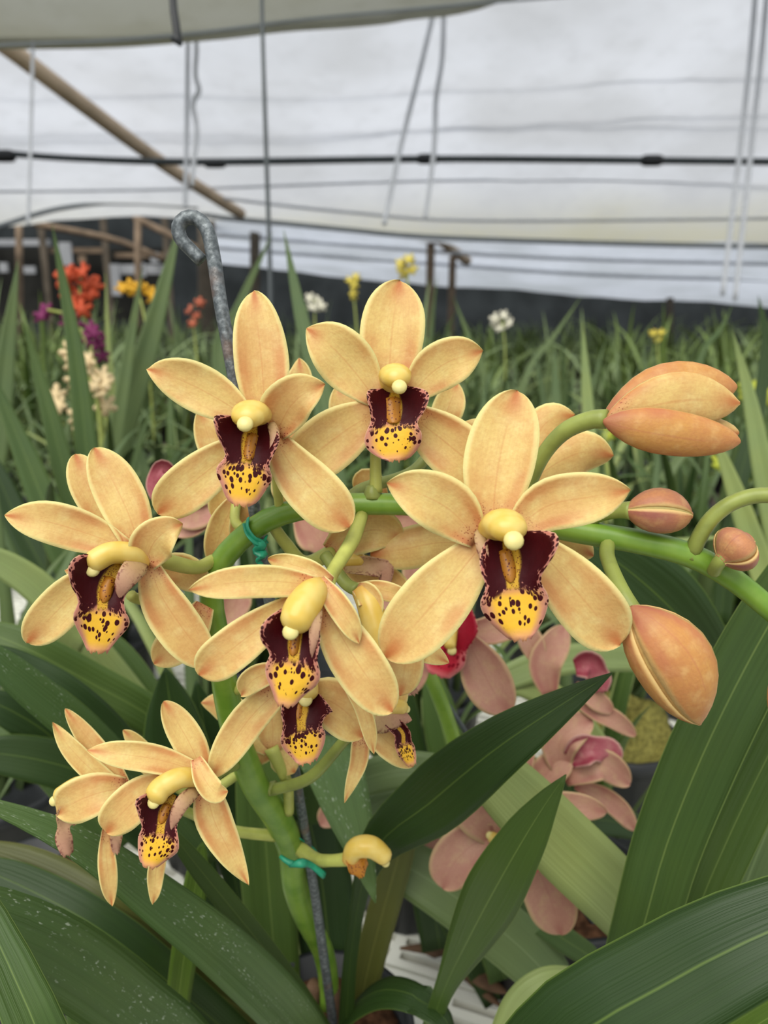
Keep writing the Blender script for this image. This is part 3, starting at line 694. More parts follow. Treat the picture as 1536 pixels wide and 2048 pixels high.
# --- pale flower behind the far left one
f = Flower(plant, 270, 1120, .362)
f.pet('sepal', [(255,1090,0),(215,1035,0),(178,975,0),(151,908,2)], 72, .55, .4, 2.75, 0.58, .2)
f.pet('sepal', [(410,1210,4),(380,1260,2),(345,1295,0),(308,1328,1)], 80, .5, .5, 2.35, 0.63, .2)
f.pet('petal', [(300,1150,2),(360,1140,2),(420,1180,4)], 70, .5, .5, 2.55, 0.88, .2)
f.pet('petal', [(270,1150,2),(190,1150,2),(130,1140,2)], 50, .5, .5, 2.55, 0.88, .2)
f.pedicel([(262,1190,.362,22),(285,1200,.366,22),(430,1230,.378,24)])

# --- flower turned away behind the stake and stem
f = Flower(plant, 545, 1480, .43)
f.pet('sepal', [(545,1500,0),(545,1450,2),(540,1400,4),(520,1380,5)], 80, .5, .5, 2.35, 0.58, -.2)
f.pet('petal', [(540,1500,0),(515,1470,3),(485,1455,4)], 60, .5, .5, 2.55, 0.88, -.2)
f.pet('petal', [(545,1500,0),(515,1510,3),(492,1528,4)], 44, .5, .5, 2.55, 0.88, -.2)
f.pet('sepal', [(550,1500,0),(570,1520,3),(590,1545,4)], 60, .5, .5, 2.35, 0.58, -.2)
f.pet('petal', [(545,1490,4),(490,1440,8),(440,1410,10),(402,1405,10)], 60, .6, .4, 2.55, 0.88, -.2)
f.pedicel([(542,1495,.43,30),(558,1530,.432,24),(575,1570,.44,22),(578,1625,.455,20)])

# --- flower behind the top left one, showing between its sepals
f = Flower(plant, 430, 1000, .395)
f.pet('sepal', [(470,960,2),(430,900,2),(412,860,2),(400,815,2)], 60, .4, .5, 2.35, 0.78, .25)
f.pet('petal', [(470,960,0),(450,1000,0),(430,1040,2)], 60, .5, .5, 2.55, 0.88, .25)
f.pet('sepal', [(470,1000,0),(440,1070,0),(425,1130,2)], 60, .4, .5, 2.35, 0.63, .25)
f.pet('petal', [(560,950,0),(575,985,0),(580,1020,2)], 60, .4, .6, 2.55, 0.88, .25)
f.pet('petal', [(500,980,0),(480,1040,0),(470,1100,2)], 40, .4, .6, 2.55, 0.88, .25)
f.pedicel([(480,970,.397,20),(470,1040,.385,20),(500,1065,.37,20)])

# --- pale flower behind the topmost one and the right one
f = Flower(plant, 900, 830, .40)
f.pet('petal', [(880,860,2),(895,820,2),(908,785,3),(915,765,4)], 64, .4, .6, 2.55, 0.88, .2)
f.pet('sepal', [(560,900,2),(590,800,2),(600,750,3),(598,716,4)], 66, .5, .4, 2.35, 0.78, .2)
f.pet('petal', [(700,900,2),(690,820,2),(675,770,4)], 66, .5, .4, 2.55, 0.88, .2)
f.pet('sepal', [(770,1000,2),(735,960,2),(712,985,3)], 50, .5, .4, 2.35, 0.68, .2)
f.pedicel([(890,850,.41,20),(830,940,.40,24),(730,975,.385,24),(690,1000,.37,20)], 'pedgreen')

# --- flower facing away behind the large front one
f = Flower(plant, 1060, 960, .372)
f.pet('sepal', [(1030,990,2),(1100,935,2),(1165,905,3),(1227,912,5)], 104, .5, .35, 2.35, 0.70, -.2)
f.pet('petal', [(1040,960,2),(1070,880,2),(1100,840,3),(1150,830,5)], 76, .55, .45, 2.75, 0.88, -.2)
f.pet('petal', [(1000,930,2),(960,870,3),(925,845,4)], 60, .5, .45, 2.75, 0.88, -.2)
f.pet('sepal', [(1040,1050,2),(1110,1075,1),(1150,1090,2),(1187,1112,3)], 70, .5, .5, 2.55, 0.58, -.2)
f.pet('sepal', [(960,1090,6),(880,1085,7),(800,1100,8),(740,1110,9)], 90, .5, .5, 2.55, 0.58, -.2, mat=M['petal'])
f.pedicel([(1045,975,.374,26),(1060,1010,.37,22),(1080,1050,.362,24)])

# --- side-on flower under the arch, right of the middle one's stalk
f = Flower(plant, 700, 1090, .385)
f.pet('petal', [(660,1105,0),(710,1070,-3),(760,1060,-4),(808,1080,-2)], 84, .5, .5, 2.95, 0.88, .2)
f.pet('sepal', [(660,1095,3),(690,1055,2),(735,1038,2),(800,1050,3)], 50, .5, .5, 2.75, 0.58, .2)
f.pet('sepal', [(680,1110,3),(740,1150,3),(790,1175,4),(815,1200,5)], 70, .5, .4, 2.75, 0.68, .2)
f.lip([(690,1130,-2),(745,1130,-4),(775,1135,-5),(770,1170,-5)], [(0,14),(.4,20),(.6,22),(1,12)], [(0,14),(.4,16),(.6,12),(1,10)], mat=M['lipback'])
f.column([(680,1120,0,30),(720,1118,-2,28)], (735,1125,-2,14))
f.pedicel([(665,1105,.387,34),(610,1125,.38,28),(570,1085,.374,26),(545,1050,.368,24)])

# --- side-on flower right of the middle one
f = Flower(plant, 735, 1190, .35)
f.pet('petal', [(715,1175,0),(735,1190,-4),(742,1215,-5),(720,1240,-3)], 50, .5, .5, 2.75, 0.88, .3)
f.pet('sepal', [(715,1178,3),(760,1180,2),(800,1192,2),(830,1215,3)], 40, .4, .6, 2.35, 0.68, .2)
f.pet('sepal', [(760,1240,4),(800,1270,2),(850,1300,1),(898,1326,1)], 52, .5, .5, 2.35, 0.78, .2)
f.pet('sepal', [(775,1230,3),(800,1280,1),(810,1330,0),(800,1392,1)], 76, .5, .5, 2.55, 0.58, .2)
f.lip([(760,1290,4),(795,1330,3),(815,1365,2),(832,1388,2)], [(0,14),(.5,14),(1,7)], [(0,12),(.5,12),(1,7)], mat=M['lipback'])
f.column([(722,1180,2,40),(738,1210,-2,50),(752,1255,-4,54),(762,1290,-5,48)], (768,1306,-5,26))
f.pedicel([(715,1180,.352,28),(690,1165,.357,26),(650,1110,.366,26)], 'pedgreen')

# --- lower side-on flower, right of the hanging one
f = Flower(plant, 760, 1430, .385)
f.pet('sepal', [(735,1440,0),(770,1480,0),(800,1505,0),(826,1534,2)], 60, .5, .5, 2.55, 0.68, .2)
f.pet('petal', [(745,1420,3),(785,1395,2),(815,1375,2)], 60, .5, .5, 2.75, 0.88, .2)
f.pet('sepal', [(722,1470,0),(718,1520,0),(705,1560,0),(689,1606,1)], 38, .2, .8, 1.75, 0.88, .2)
f.lobe([(745,1450,-3),(775,1440,-6),(800,1435,-6),(824,1440,-4)], 46)
f.lip([(780,1440,-4),(805,1465,-6),(808,1490,-7),(822,1532,-6)], [(0,14),(.4,16),(.7,16),(1,8)], [(0,12),(.4,14),(.7,18),(1,10)])
f.column([(755,1425,0,26),(785,1415,-3,30),(805,1414,-4,28)], (815,1420,-4,16))
f.pedicel([(745,1430,.388,22),(690,1480,.40,22),(620,1555,.42,24),(545,1580,.436,24)], 'pedgreen')

# --- old bloom that has dropped its petals
f = Flower(plant, 700, 1715, .45)
f.column([(698,1722,2,32),(712,1697,-1,42),(742,1694,-2,44),(768,1712,-2,36)], (772,1730,-2,17))
f.lip([(704,1712,0),(714,1730,-2),(722,1756,-2)], [(0,14),(.5,18),(1,5)], [(0,16),(.5,20),(1,6)], mat=M['callus'])
f.pedicel([(590,1690,.486,30),(630,1718,.472,27),(665,1721,.46,24),(700,1718,.451,28)], 'pedicel')

# ------------------------------------------------------------------ buds
def shell(e, name, base, tip, d, w, a0, a1, mat, bow=0.0, bow_dir=None, scale=1.0, peak=0.45, dd=(0, 0), n=14, m=10, flat=0.85, tipw=0.06, tpow=.62):
    """one sepal of a closed bud: part of a spindle round the axis base-tip; angle 0 faces the viewer, 90 the right of travel"""
    A, B = P(*base, d+dd[0]*.001), P(*tip, d+dd[1]*.001); ax = (B-A); ln = ax.length; ax.normalize()
    v = (EYE-A).normalized(); s = ax.cross(v).normalized(); nr = s.cross(ax).normalized()
    h = w*0.5*d/F*scale; out, inn, uvs = [], [], []
    for i in range(n+1):
        x = i/n; t = 0.5-0.5*math.cos(math.pi*x)
        r = (math.sin(math.pi/2*min(1, t/peak))**0.62 if t < peak else max(0, 1-((t-peak)/(1-peak))**2.3)**tpow)
        r = h*max(tipw, r)
        c = A + ax*ln*t + s*bow*h*math.sin(math.pi*t)
        for j in range(m+1):
            an = math.radians(a0+(a1-a0)*j/m)
            dirv = s*math.sin(an) + nr*math.cos(an)*flat
            out.append(c+dirv*r); inn.append(c+dirv*max(r*0.2, r-0.0009)); uvs.append((j/m, t))
    N = len(out); W_ = m+1; fs = []
    for i in range(n):
        for j in range(m):
            a = i*W_+j; fs += [(a, a+W_, a+W_+1, a+1), (N+a, N+a+1, N+a+W_+1, N+a+W_)]
    ring = list(range(W_)) + [i*W_+m for i in range(1, n+1)] + [n*W_+j for j in range(m-1, -1, -1)] + [i*W_ for i in range(n-1, 0, -1)]
    for a, b in zip(ring, ring[1:]+ring[:1]): fs.append((a, b, N+b, N+a))
    return mk(name, out+inn, fs, mat, e, uvs+uvs)
def bud(base, tip, d, w, seam, mat='bud', ped=None, pedm='pedgreen', **kw):
    e = empty('bud', P(*base, d), plant)
    for k, sc_ in ((0, 1.0), (1, 0.985), (2, 1.0)):
        shell(e, 'sepal', base, tip, d, w, seam+k*120, seam+k*120+112, M[mat], scale=sc_, **kw)
    shell(e, 'petal', base, tip, d, w, 0, 360, M['petal'], scale=.9, m=18, **kw)
    if ped: tube('pedicel', ped, M[pedm], e, n=18, m=10)
    return e
# big opening bud at the upper right
e = empty('bud', P(1210, 835, .335), plant)
shell(e, 'sepal', (1205,838), (1474,772), .340, 104, -100, 150, M['bud'], bow=-.55, flat=.55, peak=.5)                # hood on top
shell(e, 'petal', (1209,842), (1480,806), .336, 112, -92, 100, M['petal'], bow=-.42, flat=.36, peak=.55, tpow=.8)
shell(e, 'petal', (1225,850), (1478,866), .345, 70, -90, 120, M['petal'], bow=.1, flat=.7, peak=.6)
shell(e, 'sepal', (1206,842), (1481,884), .331, 92, -92, 110, M['bud'], bow=.06, flat=.7, peak=.42)
tube('pedicel', [(1214,838,.336,40),(1180,840,.340,38),(1130,862,.346,36),(1090,905,.352,32),(1062,960,.358,30),(1045,1010,.362,30)], M['pedgreen'], e, n=20)
bud((1250,1020), (1384,1031), .345, 92, -4, 'smallbud', [(1264,1021,.346,40),(1240,1021,.35,32),(1200,1030,.356,28),(1160,1050,.36,26)], bow=-.1, peak=.5, tipw=.16)
bud((1440,1122), (1500,1076), .335, 98, 44, 'smallbud', [(1455,1108,.334,32),(1438,1125,.336,28),(1428,1142,.344,28)], peak=.5, tipw=.3, flat=1.0)
bud((1262,1212), (1400,1450), .318, 158, 40, 'bud', [(1278,1240,.320,38),(1248,1195,.326,38),(1228,1150,.336,32),(1214,1110,.348,30),(1216,1085,.356,30)], bow=-.22, peak=.45, tipw=.04, tpow=.85)
bud((1590,1290), (1556,1450), .33, 64, 40, 'bud', [(1592,1296,.332,24),(1590,1270,.34,22),(1580,1245,.348,22)], peak=.5)
bud((1600,1000), (1690,1030), .33, 80, 40, 'smallbud', [(1385,1108,.350,30),(1398,1075,.346,32),(1425,1035,.342,32),(1470,1003,.338,32),(1530,990,.335,32),(1605,1002,.33,32)], peak=.5)

# ------------------------------------------------------------------ leaves near the camera
LEAFP = {'lance': [(0,.35),(.25,.42),(.5,.85),(.66,1),(.84,.72),(.95,.3),(1,.02)],
         'strap': [(0,.8),(.3,.95),(.6,1),(.85,.85),(.95,.5),(1,.05)],
         'stalk': [(0,.32),(.3,.26),(.42,.34),(.55,.72),(.7,1),(.85,.74),(.95,.32),(1,.02)],
         'band': [(0,.85),(.5,1),(1,.9)],
         'long': [(0,.25),(.2,.4),(.42,.95),(.55,1),(.8,.95),(.93,.6),(1,.02)],
         'taper': [(0,.9),(.3,1),(.6,.8),(.82,.45),(.94,.17),(1,.01)]}
def leaf(pl, pts, W, kind, mat, fold=.18, roll=0.0, side=None, thick=.0012, cup=0.0):
    tb = LEAFP[kind]; dm = pts[-1][2] if kind == 'long' else pts[len(pts)//2][2]; h = W*0.5*dm/F
    g = lambda t: max(2e-5, h*table(tb, t))
    return blade('leaf', pts, g, g, M[mat], pl, n=26, m=6, fold=fold, roll=roll, side=side, thick=thick, cup=cup, wave=.0008, seed=pts[0][0], even=lambda x: x if kind == 'band' else 1-(1-x)**1.15)
def pot(pl, x, y, z0, h=.16, r=.085):
    lathe('pot', [(r*.78,z0),(r*.8,z0+.004),(r*.95,z0+h-.02),(r*1.04,z0+h-.02),(r*1.04,z0+h),(r*.95,z0+h),(r*.93,z0+h-.03)], (x,y,0), M['pot'], pl, 28)
    lathe('potting_bark', [(r*.93,z0+h-.035),(r*.9,z0+h-.02),(r*.5,z0+h-.012),(.004,z0+h-.01)], (x,y,0), M['bark'], pl, 20)

X = Vector((1, 0, 0))
leaf(plant, [(690,2090,.60),(703,1900,.56),(745,1710,.50),(862,1604,.45),(985,1503,.41),(1110,1418,.39),(1224,1346,.38)], 132, 'stalk', 'leafdark', .14)
leaf(plant, [(850,2090,.55),(888,1980,.52),(942,1868,.48),(1010,1742,.44),(1078,1628,.42),(1132,1549,.41)], 118, 'lance', 'leaf', .14)
leaf(plant, [(640,2030,.66),(610,1800,.70),(608,1600,.69),(632,1475,.64),(668,1540,.56),(712,1670,.50),(751,1806,.47)], 118, 'lance', 'leafgrey', .12, 0, X)
leaf(plant, [(345,2090,.53),(370,1900,.51),(405,1684,.50)], 52, 'strap', 'leaflime', .2)
leaf(plant, [(680,2110,.60),(600,1990,.55),(505,1868,.50),(415,1757,.47),(350,1675,.45),(325,1635,.45)], 46, 'strap', 'leaf', .2)
leaf(plant, [(640,2110,.56),(565,2015,.50),(445,1900,.45),(325,1805,.42),(200,1712,.40),(80,1648,.39),(-130,1570,.38)], 118, 'taper', 'leafgrey', .22)
leaf(plant, [(640,2150,.60),(470,2160,.51),(310,2050,.45),(170,1945,.41),(35,1872,.38),(-140,1810,.36),(-300,1790,.35)], 168, 'long', 'leafgrey', .1)
leaf(plant, [(440,1850,.66),(370,1600,.63),(330,1334,.60)], 132, 'lance', 'leafdark', .15)
leaf(plant, [(500,1900,.68),(440,1620,.66),(392,1360,.64)], 96, 'lance', 'leafdark', .15)
leaf(plant, [(560,2040,.66),(535,1740,.65),(520,1480,.64),(512,1380,.64)], 110, 'strap', 'leaf', .2)
leaf(plant, [(700,2100,.64),(745,1900,.63),(795,1720,.63),(828,1590,.63)], 62, 'strap', 'leafolive', .2)
leaf(plant, [(640,2090,.62),(730,2000,.58),(800,1985,.55),(880,2030,.53),(920,2110,.52)], 76, 'strap', 'leafdark', .15, 0, Vector((.3,1,0)))
leaf(plant, [(620,2110,.62),(470,2010,.60),(250,1860,.53),(110,1770,.53),(-60,1690,.54)], 108, 'strap', 'leafolive', .1)
leaf(plant, [(520,2120,.58),(350,1975,.54),(210,1865,.52),(60,1780,.52),(-80,1720,.52)], 92, 'strap', 'leafdark', .12)
leaf(plant, [(690,2070,.66),(660,1900,.68),(640,1740,.69),(600,1560,.70)], 120, 'strap', 'leafdark', .15)
leaf(plant, [(470,2060,.66),(500,1900,.66),(560,1760,.67),(600,1640,.68)], 70, 'strap', 'leaf', .15)
leaf(plant, [(560,1900,.72),(640,1890,.72),(690,1905,.71),(742,1938,.70)], 44, 'taper', 'leafpale', .1)
tube('sheath', [(618,2045,.60,30),(622,2000,.598,40),(632,1965,.597,28)], M['brown'], plant, n=8)
tube('sheath', [(676,2050,.60,26),(672,2010,.598,34),(664,1975,.596,22)], M['brown'], plant, n=8)
pot(plant, BASE.x, BASE.y, .75, .15, .07)

nl = empty('orchid_plant', (P(60,1760,.75).x, P(60,1760,.75).y, .75))
tag(nl, 'orchid of crossing green strap leaves in a black pot behind the lower peach flowers', 'orchid')
leaf(nl, [(70,1800,.74),(150,2020,.60),(190,2220,.42),(120,2160,.335),(45,1990,.335),(-20,1850,.345),(-75,1735,.355),(-110,1640,.36)], 104, 'long', 'leaf', .2)
leaf(nl, [(420,1730,.60),(300,1600,.55),(185,1480,.50),(60,1375,.47),(-60,1270,.45)], 74, 'strap', 'leafgrey', .15)
leaf(nl, [(360,1660,.63),(255,1500,.60),(150,1395,.57),(40,1330,.56),(-60,1290,.55)], 64, 'strap', 'leafdark', .15)
leaf(nl, [(430,1550,.68),(310,1440,.64),(180,1365,.62),(60,1300,.6),(-60,1250,.6)], 80, 'strap', 'leaf', .15)
leaf(nl, [(300,1430,.72),(170,1280,.69),(70,1170,.67),(-60,1090,.65)], 66, 'strap', 'leafpale', .15)
leaf(nl, [(100,1370,.68),(120,1310,.66),(140,1275,.65),(172,1250,.64)], 70, 'strap', 'leafpale', .1)
leaf(nl, [(330,1640,.68),(200,1560,.66),(80,1520,.64),(-60,1500,.62)], 90, 'strap', 'leafdark', .12)
leaf(nl, [(330,1700,.7),(220,1600,.68),(110,1480,.66),(20,1420,.64),(-60,1390,.63)], 80, 'strap', 'leafdark', .12)
leaf(nl, [(240,1700,.7),(130,1560,.7),(50,1470,.7),(-60,1400,.7)], 80, 'strap', 'leaf', .12)
leaf(nl, [(400,1620,.74),(330,1480,.74),(240,1330,.74),(120,1230,.74)], 80, 'strap', 'leaf', .12)
pot(nl, WL[nl.name].x, WL[nl.name].y, .75, .15, .075)

nr_ = empty('orchid_plant', (P(1330,2100,.62).x, P(1330,2100,.62).y, .75))
tag(nr_, 'orchid of broad deep green leaves in front at the photo\'s lower right corner', 'orchid')
leaf(nr_, [(1320,2085,.62),(1180,2240,.52),(1030,2240,.39),(1130,2092,.340),(1325,1972,.325),(1500,1880,.315),(1720,1790,.31),(1900,1740,.31)], 228, 'long', 'leafdark', .1, thick=.0016)
leaf(nr_, [(1225,2060,.49),(1285,1860,.46),(1330,1700,.45),(1388,1550,.44),(1455,1405,.43),(1535,1255,.42),(1620,1120,.41),(1700,980,.405)], 138, 'strap', 'leaf', .14)
leaf(nr_, [(1320,2060,.52),(1385,1850,.48),(1455,1680,.47),(1545,1495,.46),(1640,1320,.45),(1720,1150,.44)], 104, 'strap', 'leaf', .14)
leaf(nr_, [(1400,2060,.56),(1470,1830,.54),(1540,1650,.53),(1640,1450,.52),(1720,1300,.52)], 96, 'strap', 'leafsoft', .14)
leaf(nr_, [(1380,1960,.55),(1245,1805,.52),(1120,1682,.51),(1000,1560,.51),(915,1480,.52)], 142, 'strap', 'leafpale', .1)
leaf(nr_, [(1560,1480,.62),(1440,1330,.60),(1330,1205,.58),(1215,1110,.57),(1120,1060,.57)], 150, 'lance', 'leafdark', .12)
leaf(nr_, [(1440,2120,.4),(1500,2060,.39),(1600,2000,.38)], 70, 'strap', 'leaflime', .1)
pot(nr_, WL[nr_.name].x, WL[nr_.name].y, .75, .14, .075)

# ------------------------------------------------------------------ dusty pink orchid behind
pkb = P(1120, 1990, .80)
pk = empty('potted_orchid', (pkb.x, pkb.y, .75))
tag(pk, 'orchid with dusty pink flowers and crimson lips behind the peach one', 'orchid')
tube('flower_stem', [(1125,1995,.72,36),(1100,1945,.70,36),(1040,1850,.67,36),(985,1740,.63,34),(935,1580,.60,32),(895,1440,.58,30),(850,1330,.57,28),(800,1230,.57,26),(720,1120,.56,24)], M['stem'], pk, n=40)
def pinkf(x, y, d, pets, lip=None, lipm='redlip'):
    if x in (1120, 1160, 330): lipm = 'pinklip'
    f = Flower(pk, x, y, d, 'pink', lipm)
    for k, (nm, pts, W_) in enumerate(pets): f.pet(nm, pts, W_, .5, .42, 2.2, .6, .25)
    if lip:
        pts, a, b = lip
        f.lip(pts, [(0,a*.6),(.3,a),(.5,a*.8),(.75,a*.9),(1,a*.5)], [(0,b*.6),(.3,b),(.5,b*.8),(.75,b*.9),(1,b*.5)])
    return f
f = pinkf(890, 1260, .52, [('petal', [(935,1280,0),(960,1330,-2),(985,1380,-2),(1018,1425,0)], 96), ('sepal', [(920,1260,2),(970,1262,2),(1010,1250,2),(1075,1225,3)], 62),
      ('sepal', [(880,1230,2),(850,1150,2),(840,1080,4)], 90), ('petal', [(860,1260,0),(800,1210,0),(750,1190,2)], 80), ('sepal', [(850,1300,0),(830,1350,0),(810,1390,2)], 50)],
      ([(915,1215,-3),(905,1265,-8),(890,1310,-10),(875,1352,-10)], 44, 44))
f.column([(905,1235,-4,26),(902,1265,-10,26),(900,1290,-14,24)], (905,1305,-16,18))
pinkf(1120, 1330, .62, [('sepal', [(1100,1390,0),(1090,1330,-2),(1110,1290,-2),(1130,1250,0)], 66), ('petal', [(1080,1330,2),(1065,1290,2),(1040,1240,2)], 50), ('sepal', [(1140,1390,0),(1190,1420,0),(1230,1440,0),(1272,1472,2)], 40),
      ('petal', [(1150,1370,-2),(1180,1390,-3),(1225,1425,-2)], 40)], ([(1150,1335,-4),(1180,1330,-8),(1195,1350,-8),(1200,1385,-8)], 26, 26))
pinkf(1160, 1540, .62, [('sepal', [(1120,1540,0),(1118,1490,-2),(1140,1460,-2),(1185,1440,0)], 74), ('petal', [(1130,1560,-4),(1170,1540,-8),(1210,1530,-8),(1260,1570,-6)], 60), ('sepal', [(1150,1570,0),(1200,1590,0),(1240,1620,0),(1272,1662,2)], 42),
      ('petal', [(1060,1590,2),(1095,1545,0),(1130,1520,-2),(1152,1515,-4)], 66), ('sepal', [(1060,1500,4),(1040,1530,4),(1050,1570,4)], 60)], ([(1140,1520,-4),(1175,1500,-8),(1215,1505,-8),(1230,1530,-8)], 26, 30))
f = pinkf(1010, 1680, .55, [('sepal', [(1010,1680,0),(970,1620,0),(930,1575,0),(905,1545,2)], 120), ('petal', [(990,1670,-2),(945,1690,-5),(905,1730,-6),(886,1778,-4)], 96), ('sepal', [(1050,1700,0),(1080,1750,-3),(1105,1810,-4),(1122,1870,-2)], 100),
      ('petal', [(1030,1660,0),(1090,1620,0),(1160,1615,0),(1214,1625,0)], 60)], ([(1030,1690,-6),(1055,1720,-10),(1075,1745,-10)], 22, 22))
f.column([(1000,1680,0,22),(985,1675,-8,22)], (978,1670,-10,16))
pinkf(330, 985, .50, [('sepal', [(420,1040,2),(380,1050,2),(345,1065,2)], 50), ('petal', [(430,1000,2),(400,1020,0),(350,1040,-2)], 70), ('petal', [(440,980,2),(395,990,0),(340,1000,-2)], 50)], ([(350,955,-2),(325,935,-6),(308,958,-8),(310,1000,-8)], 15, 16))
pinkf(720, 1060, .54, [('sepal', [(780,1040,0),(830,1070,0),(870,1100,0)], 90), ('petal', [(600,1030,0),(640,1080,0),(650,1110,0)], 80), ('petal', [(680,1000,0),(620,960,0),(580,950,0)], 70), ('sepal', [(470,1160,0),(475,1200,0),(440,1250,0)], 60)], ([(690,1140,0),(715,1160,-2),(725,1185,-2)], 26, 26))
pinkf(860, 1690, .66, [('sepal', [(960,1710,0),(900,1690,0),(840,1680,0),(800,1660,0)], 40), ('petal', [(700,1600,0),(660,1630,0),(640,1650,0)], 50), ('sepal', [(780,1650,0),(810,1690,0),(830,1740,0)], 40)])
leaf(pk, [(1000,2000,.78),(930,1850,.76),(860,1700,.74),(820,1580,.72)], 90, 'strap', 'leafdark')
leaf(pk, [(640,1590,.66),(720,1560,.64),(810,1540,.63),(910,1555,.62),(1000,1600,.62)], 72, 'strap', 'leafsoft', .1)
leaf(pk, [(690,1680,.66),(780,1620,.66),(880,1630,.65),(960,1690,.64)], 84, 'strap', 'leafsoft', .1)
leaf(pk, [(740,1690,.66),(890,1780,.64),(1030,1885,.63),(1150,2010,.62)], 116, 'strap', 'leafsoft', .1)
leaf(pk, [(980,1790,.66),(1060,1830,.64),(1130,1880,.63),(1210,1930,.62)], 50, 'strap', 'leaf', .1)
leaf(pk, [(1010,2110,.5),(1050,2030,.5),(1100,1990,.5),(1160,1985,.51)], 100, 'band', 'leafpale', .1)
leaf(pk, [(1240,1560,.72),(1150,1440,.72),(1060,1370,.72),(930,1345,.72)], 60, 'strap', 'leafpale', .1)
leaf(pk, [(1350,1330,.72),(1240,1315,.72),(1100,1325,.72),(960,1380,.72)], 60, 'strap', 'leafpale', .1)
leaf(pk, [(1260,2000,.74),(1190,1800,.74),(1150,1650,.74),(1130,1500,.74)], 80, 'strap', 'leafdark')
leaf(pk, [(1300,1660,.76),(1200,1640,.75),(1100,1650,.75),(1000,1700,.74)], 60, 'strap', 'leafdark', .1)
leaf(pk, [(1010,1960,.75),(930,1640,.75),(890,1480,.75),(860,1330,.76)], 80, 'strap', 'leaf')
leaf(pk, [(880,1900,.78),(840,1640,.78),(800,1450,.78),(770,1300,.78)], 90, 'strap', 'leafdark')
pot(pk, pkb.x, pkb.y, .75, .15, .085)

# ------------------------------------------------------------------ stake, ties, thin rods
stake = tube('wire_stake', [(404,522,.362,27),(382,500,.361,27),(362,478,.360,28),(357,455,.359,29),(370,437,.358,29),(394,437,.358,29),(415,462,.358,29),(428,520,.359,29),(440,600,.360,28),(462,720,.363,27),(484,850,.368,26),
      (512,1040,.378,25),(545,1240,.40,23),(590,1540,.455,20),(622,1740,.50,19),(640,1860,.535,19),(668,2060,.60,18)], M['steel'], None, n=260, m=14)
tag(stake, 'grey galvanised wire stake with a curled hook end rising above the peach flowers', 'stake')
def tie(x, y, d, w_, label):
    e = empty('twist_tie', P(x, y, d)); tag(e, label, 'plant tie')
    return e
t1 = tie(508, 1070, .372, 30, 'green plastic tie knotted round the stake below the top flowers')
tube('loop', [(496,1036,.362,12),(494,1056,.359,16),(506,1076,.358,18),(524,1086,.360,15),(533,1072,.366,10)], M['tie'], t1, n=20, m=8, squash=.35)
tube('loop', [(490,1048,.361,14),(498,1070,.358,18),(516,1086,.358,18),(534,1082,.363,12)], M['tie'], t1, n=20, m=8, squash=.35)
tube('tail', [(510,1080,.359,16),(522,1092,.358,26),(512,1102,.359,18),(528,1110,.359,28),(516,1120,.360,20),(526,1130,.361,8)], M['tie'], t1, n=24, m=8, squash=.4)
t2 = tie(600, 1725, .47, 30, 'green plastic tie joining stem and stake low beside the bare bloom')
tube('loop', [(560,1712,.458,8),(580,1726,.456,12),(610,1729,.460,12),(634,1722,.48,7),(630,1700,.49,6),(598,1676,.478,5)], M['tie'], t2, n=20, m=6, squash=.5)
tube('tail', [(578,1732,.456,6),(602,1726,.454,18),(622,1730,.458,13),(648,1750,.460,16),(642,1742,.464,4)], M['tie'], t2, n=14, m=6, squash=.4)
tag(tube('wire_stake', [(845,1330,.60,9),(880,1385,.61,10),(935,1470,.63,10),(1105,1735,.69,9),(1210,1880,.73,9)], M['darksteel'], None, n=24, m=8), 'thin grey wire stake leaning through the dusty pink orchid', 'stake')
dl = G(960, 1960, BZ+.012)
dry = blade('dry_leaf', [tuple(G(800,1895,BZ+.02)), tuple(G(870,1892,BZ+.03)), tuple(G(935,1935,BZ+.03)), tuple(G(985,1995,BZ+.02)), tuple(G(1030,2030,BZ+.015))], lambda t: .012*math.sin(math.pi*min(.98, t+.05)), lambda t: .012*math.sin(math.pi*min(.98, t+.05)), M['brown'], None, n=14, m=4, cup=.5, world=True, side=Vector((.3,1,0)))
tag(dry, 'curled brown dead leaf lying on the slotted bench', 'leaf')
dry = blade('dry_leaf', [tuple(G(915,1870,BZ+.05)), tuple(G(935,1905,BZ+.05)), tuple(G(985,1960,BZ+.04)), tuple(G(1040,2000,BZ+.03))], lambda t: .016*math.sin(math.pi*min(.98, t+.1)), lambda t: .016*math.sin(math.pi*min(.98, t+.1)), M['brown'], None, n=14, m=4, cup=.5, world=True, side=Vector((.3,1,0)))
tag(dry, 'broad dark brown dead leaf beside the front lance leaf', 'leaf')

# ------------------------------------------------------------------ rows of orchids behind
def arch_pts(length, lean, droop, n=8):
    p = Vector((.012, 0, 0)); a = math.radians(lean); out = [tuple(p)]
    for i in range(n):
        a -= math.radians(droop)*((i+1)/n)**1.6*2/n
        p = p + Vector((math.cos(a), 0, math.sin(a)))*length/n; out.append(tuple(p))
    return out
org = empty('template', (0,0,0))
LEAFM = []
for k, (ln, lean, droop, wd, mt) in enumerate(((.62,86,16,.030,'leafsoft'),(.56,82,40,.032,'leaf'),(.60,76,62,.030,'leafsoft'),(.66,72,95,.030,'leaf'),(.52,68,120,.032,'leafsoft'),(.42,80,30,.028,'leaflime'),(.58,66,70,.030,'leafpale'),(.48,88,10,.028,'leafdark'))):
    h = wd/2; tb = LEAFP['taper']; g = (lambda h: lambda t: max(1e-4, h*table(tb, t)))(h)
    o = blade('leaf', arch_pts(ln, lean, droop), g, g, M[mt], org, n=9, m=2, fold=.3, side=Vector((0,1,0)), thick=.0016, world=True)
    LEAFM.append(o.data); bpy.data.objects.remove(o)
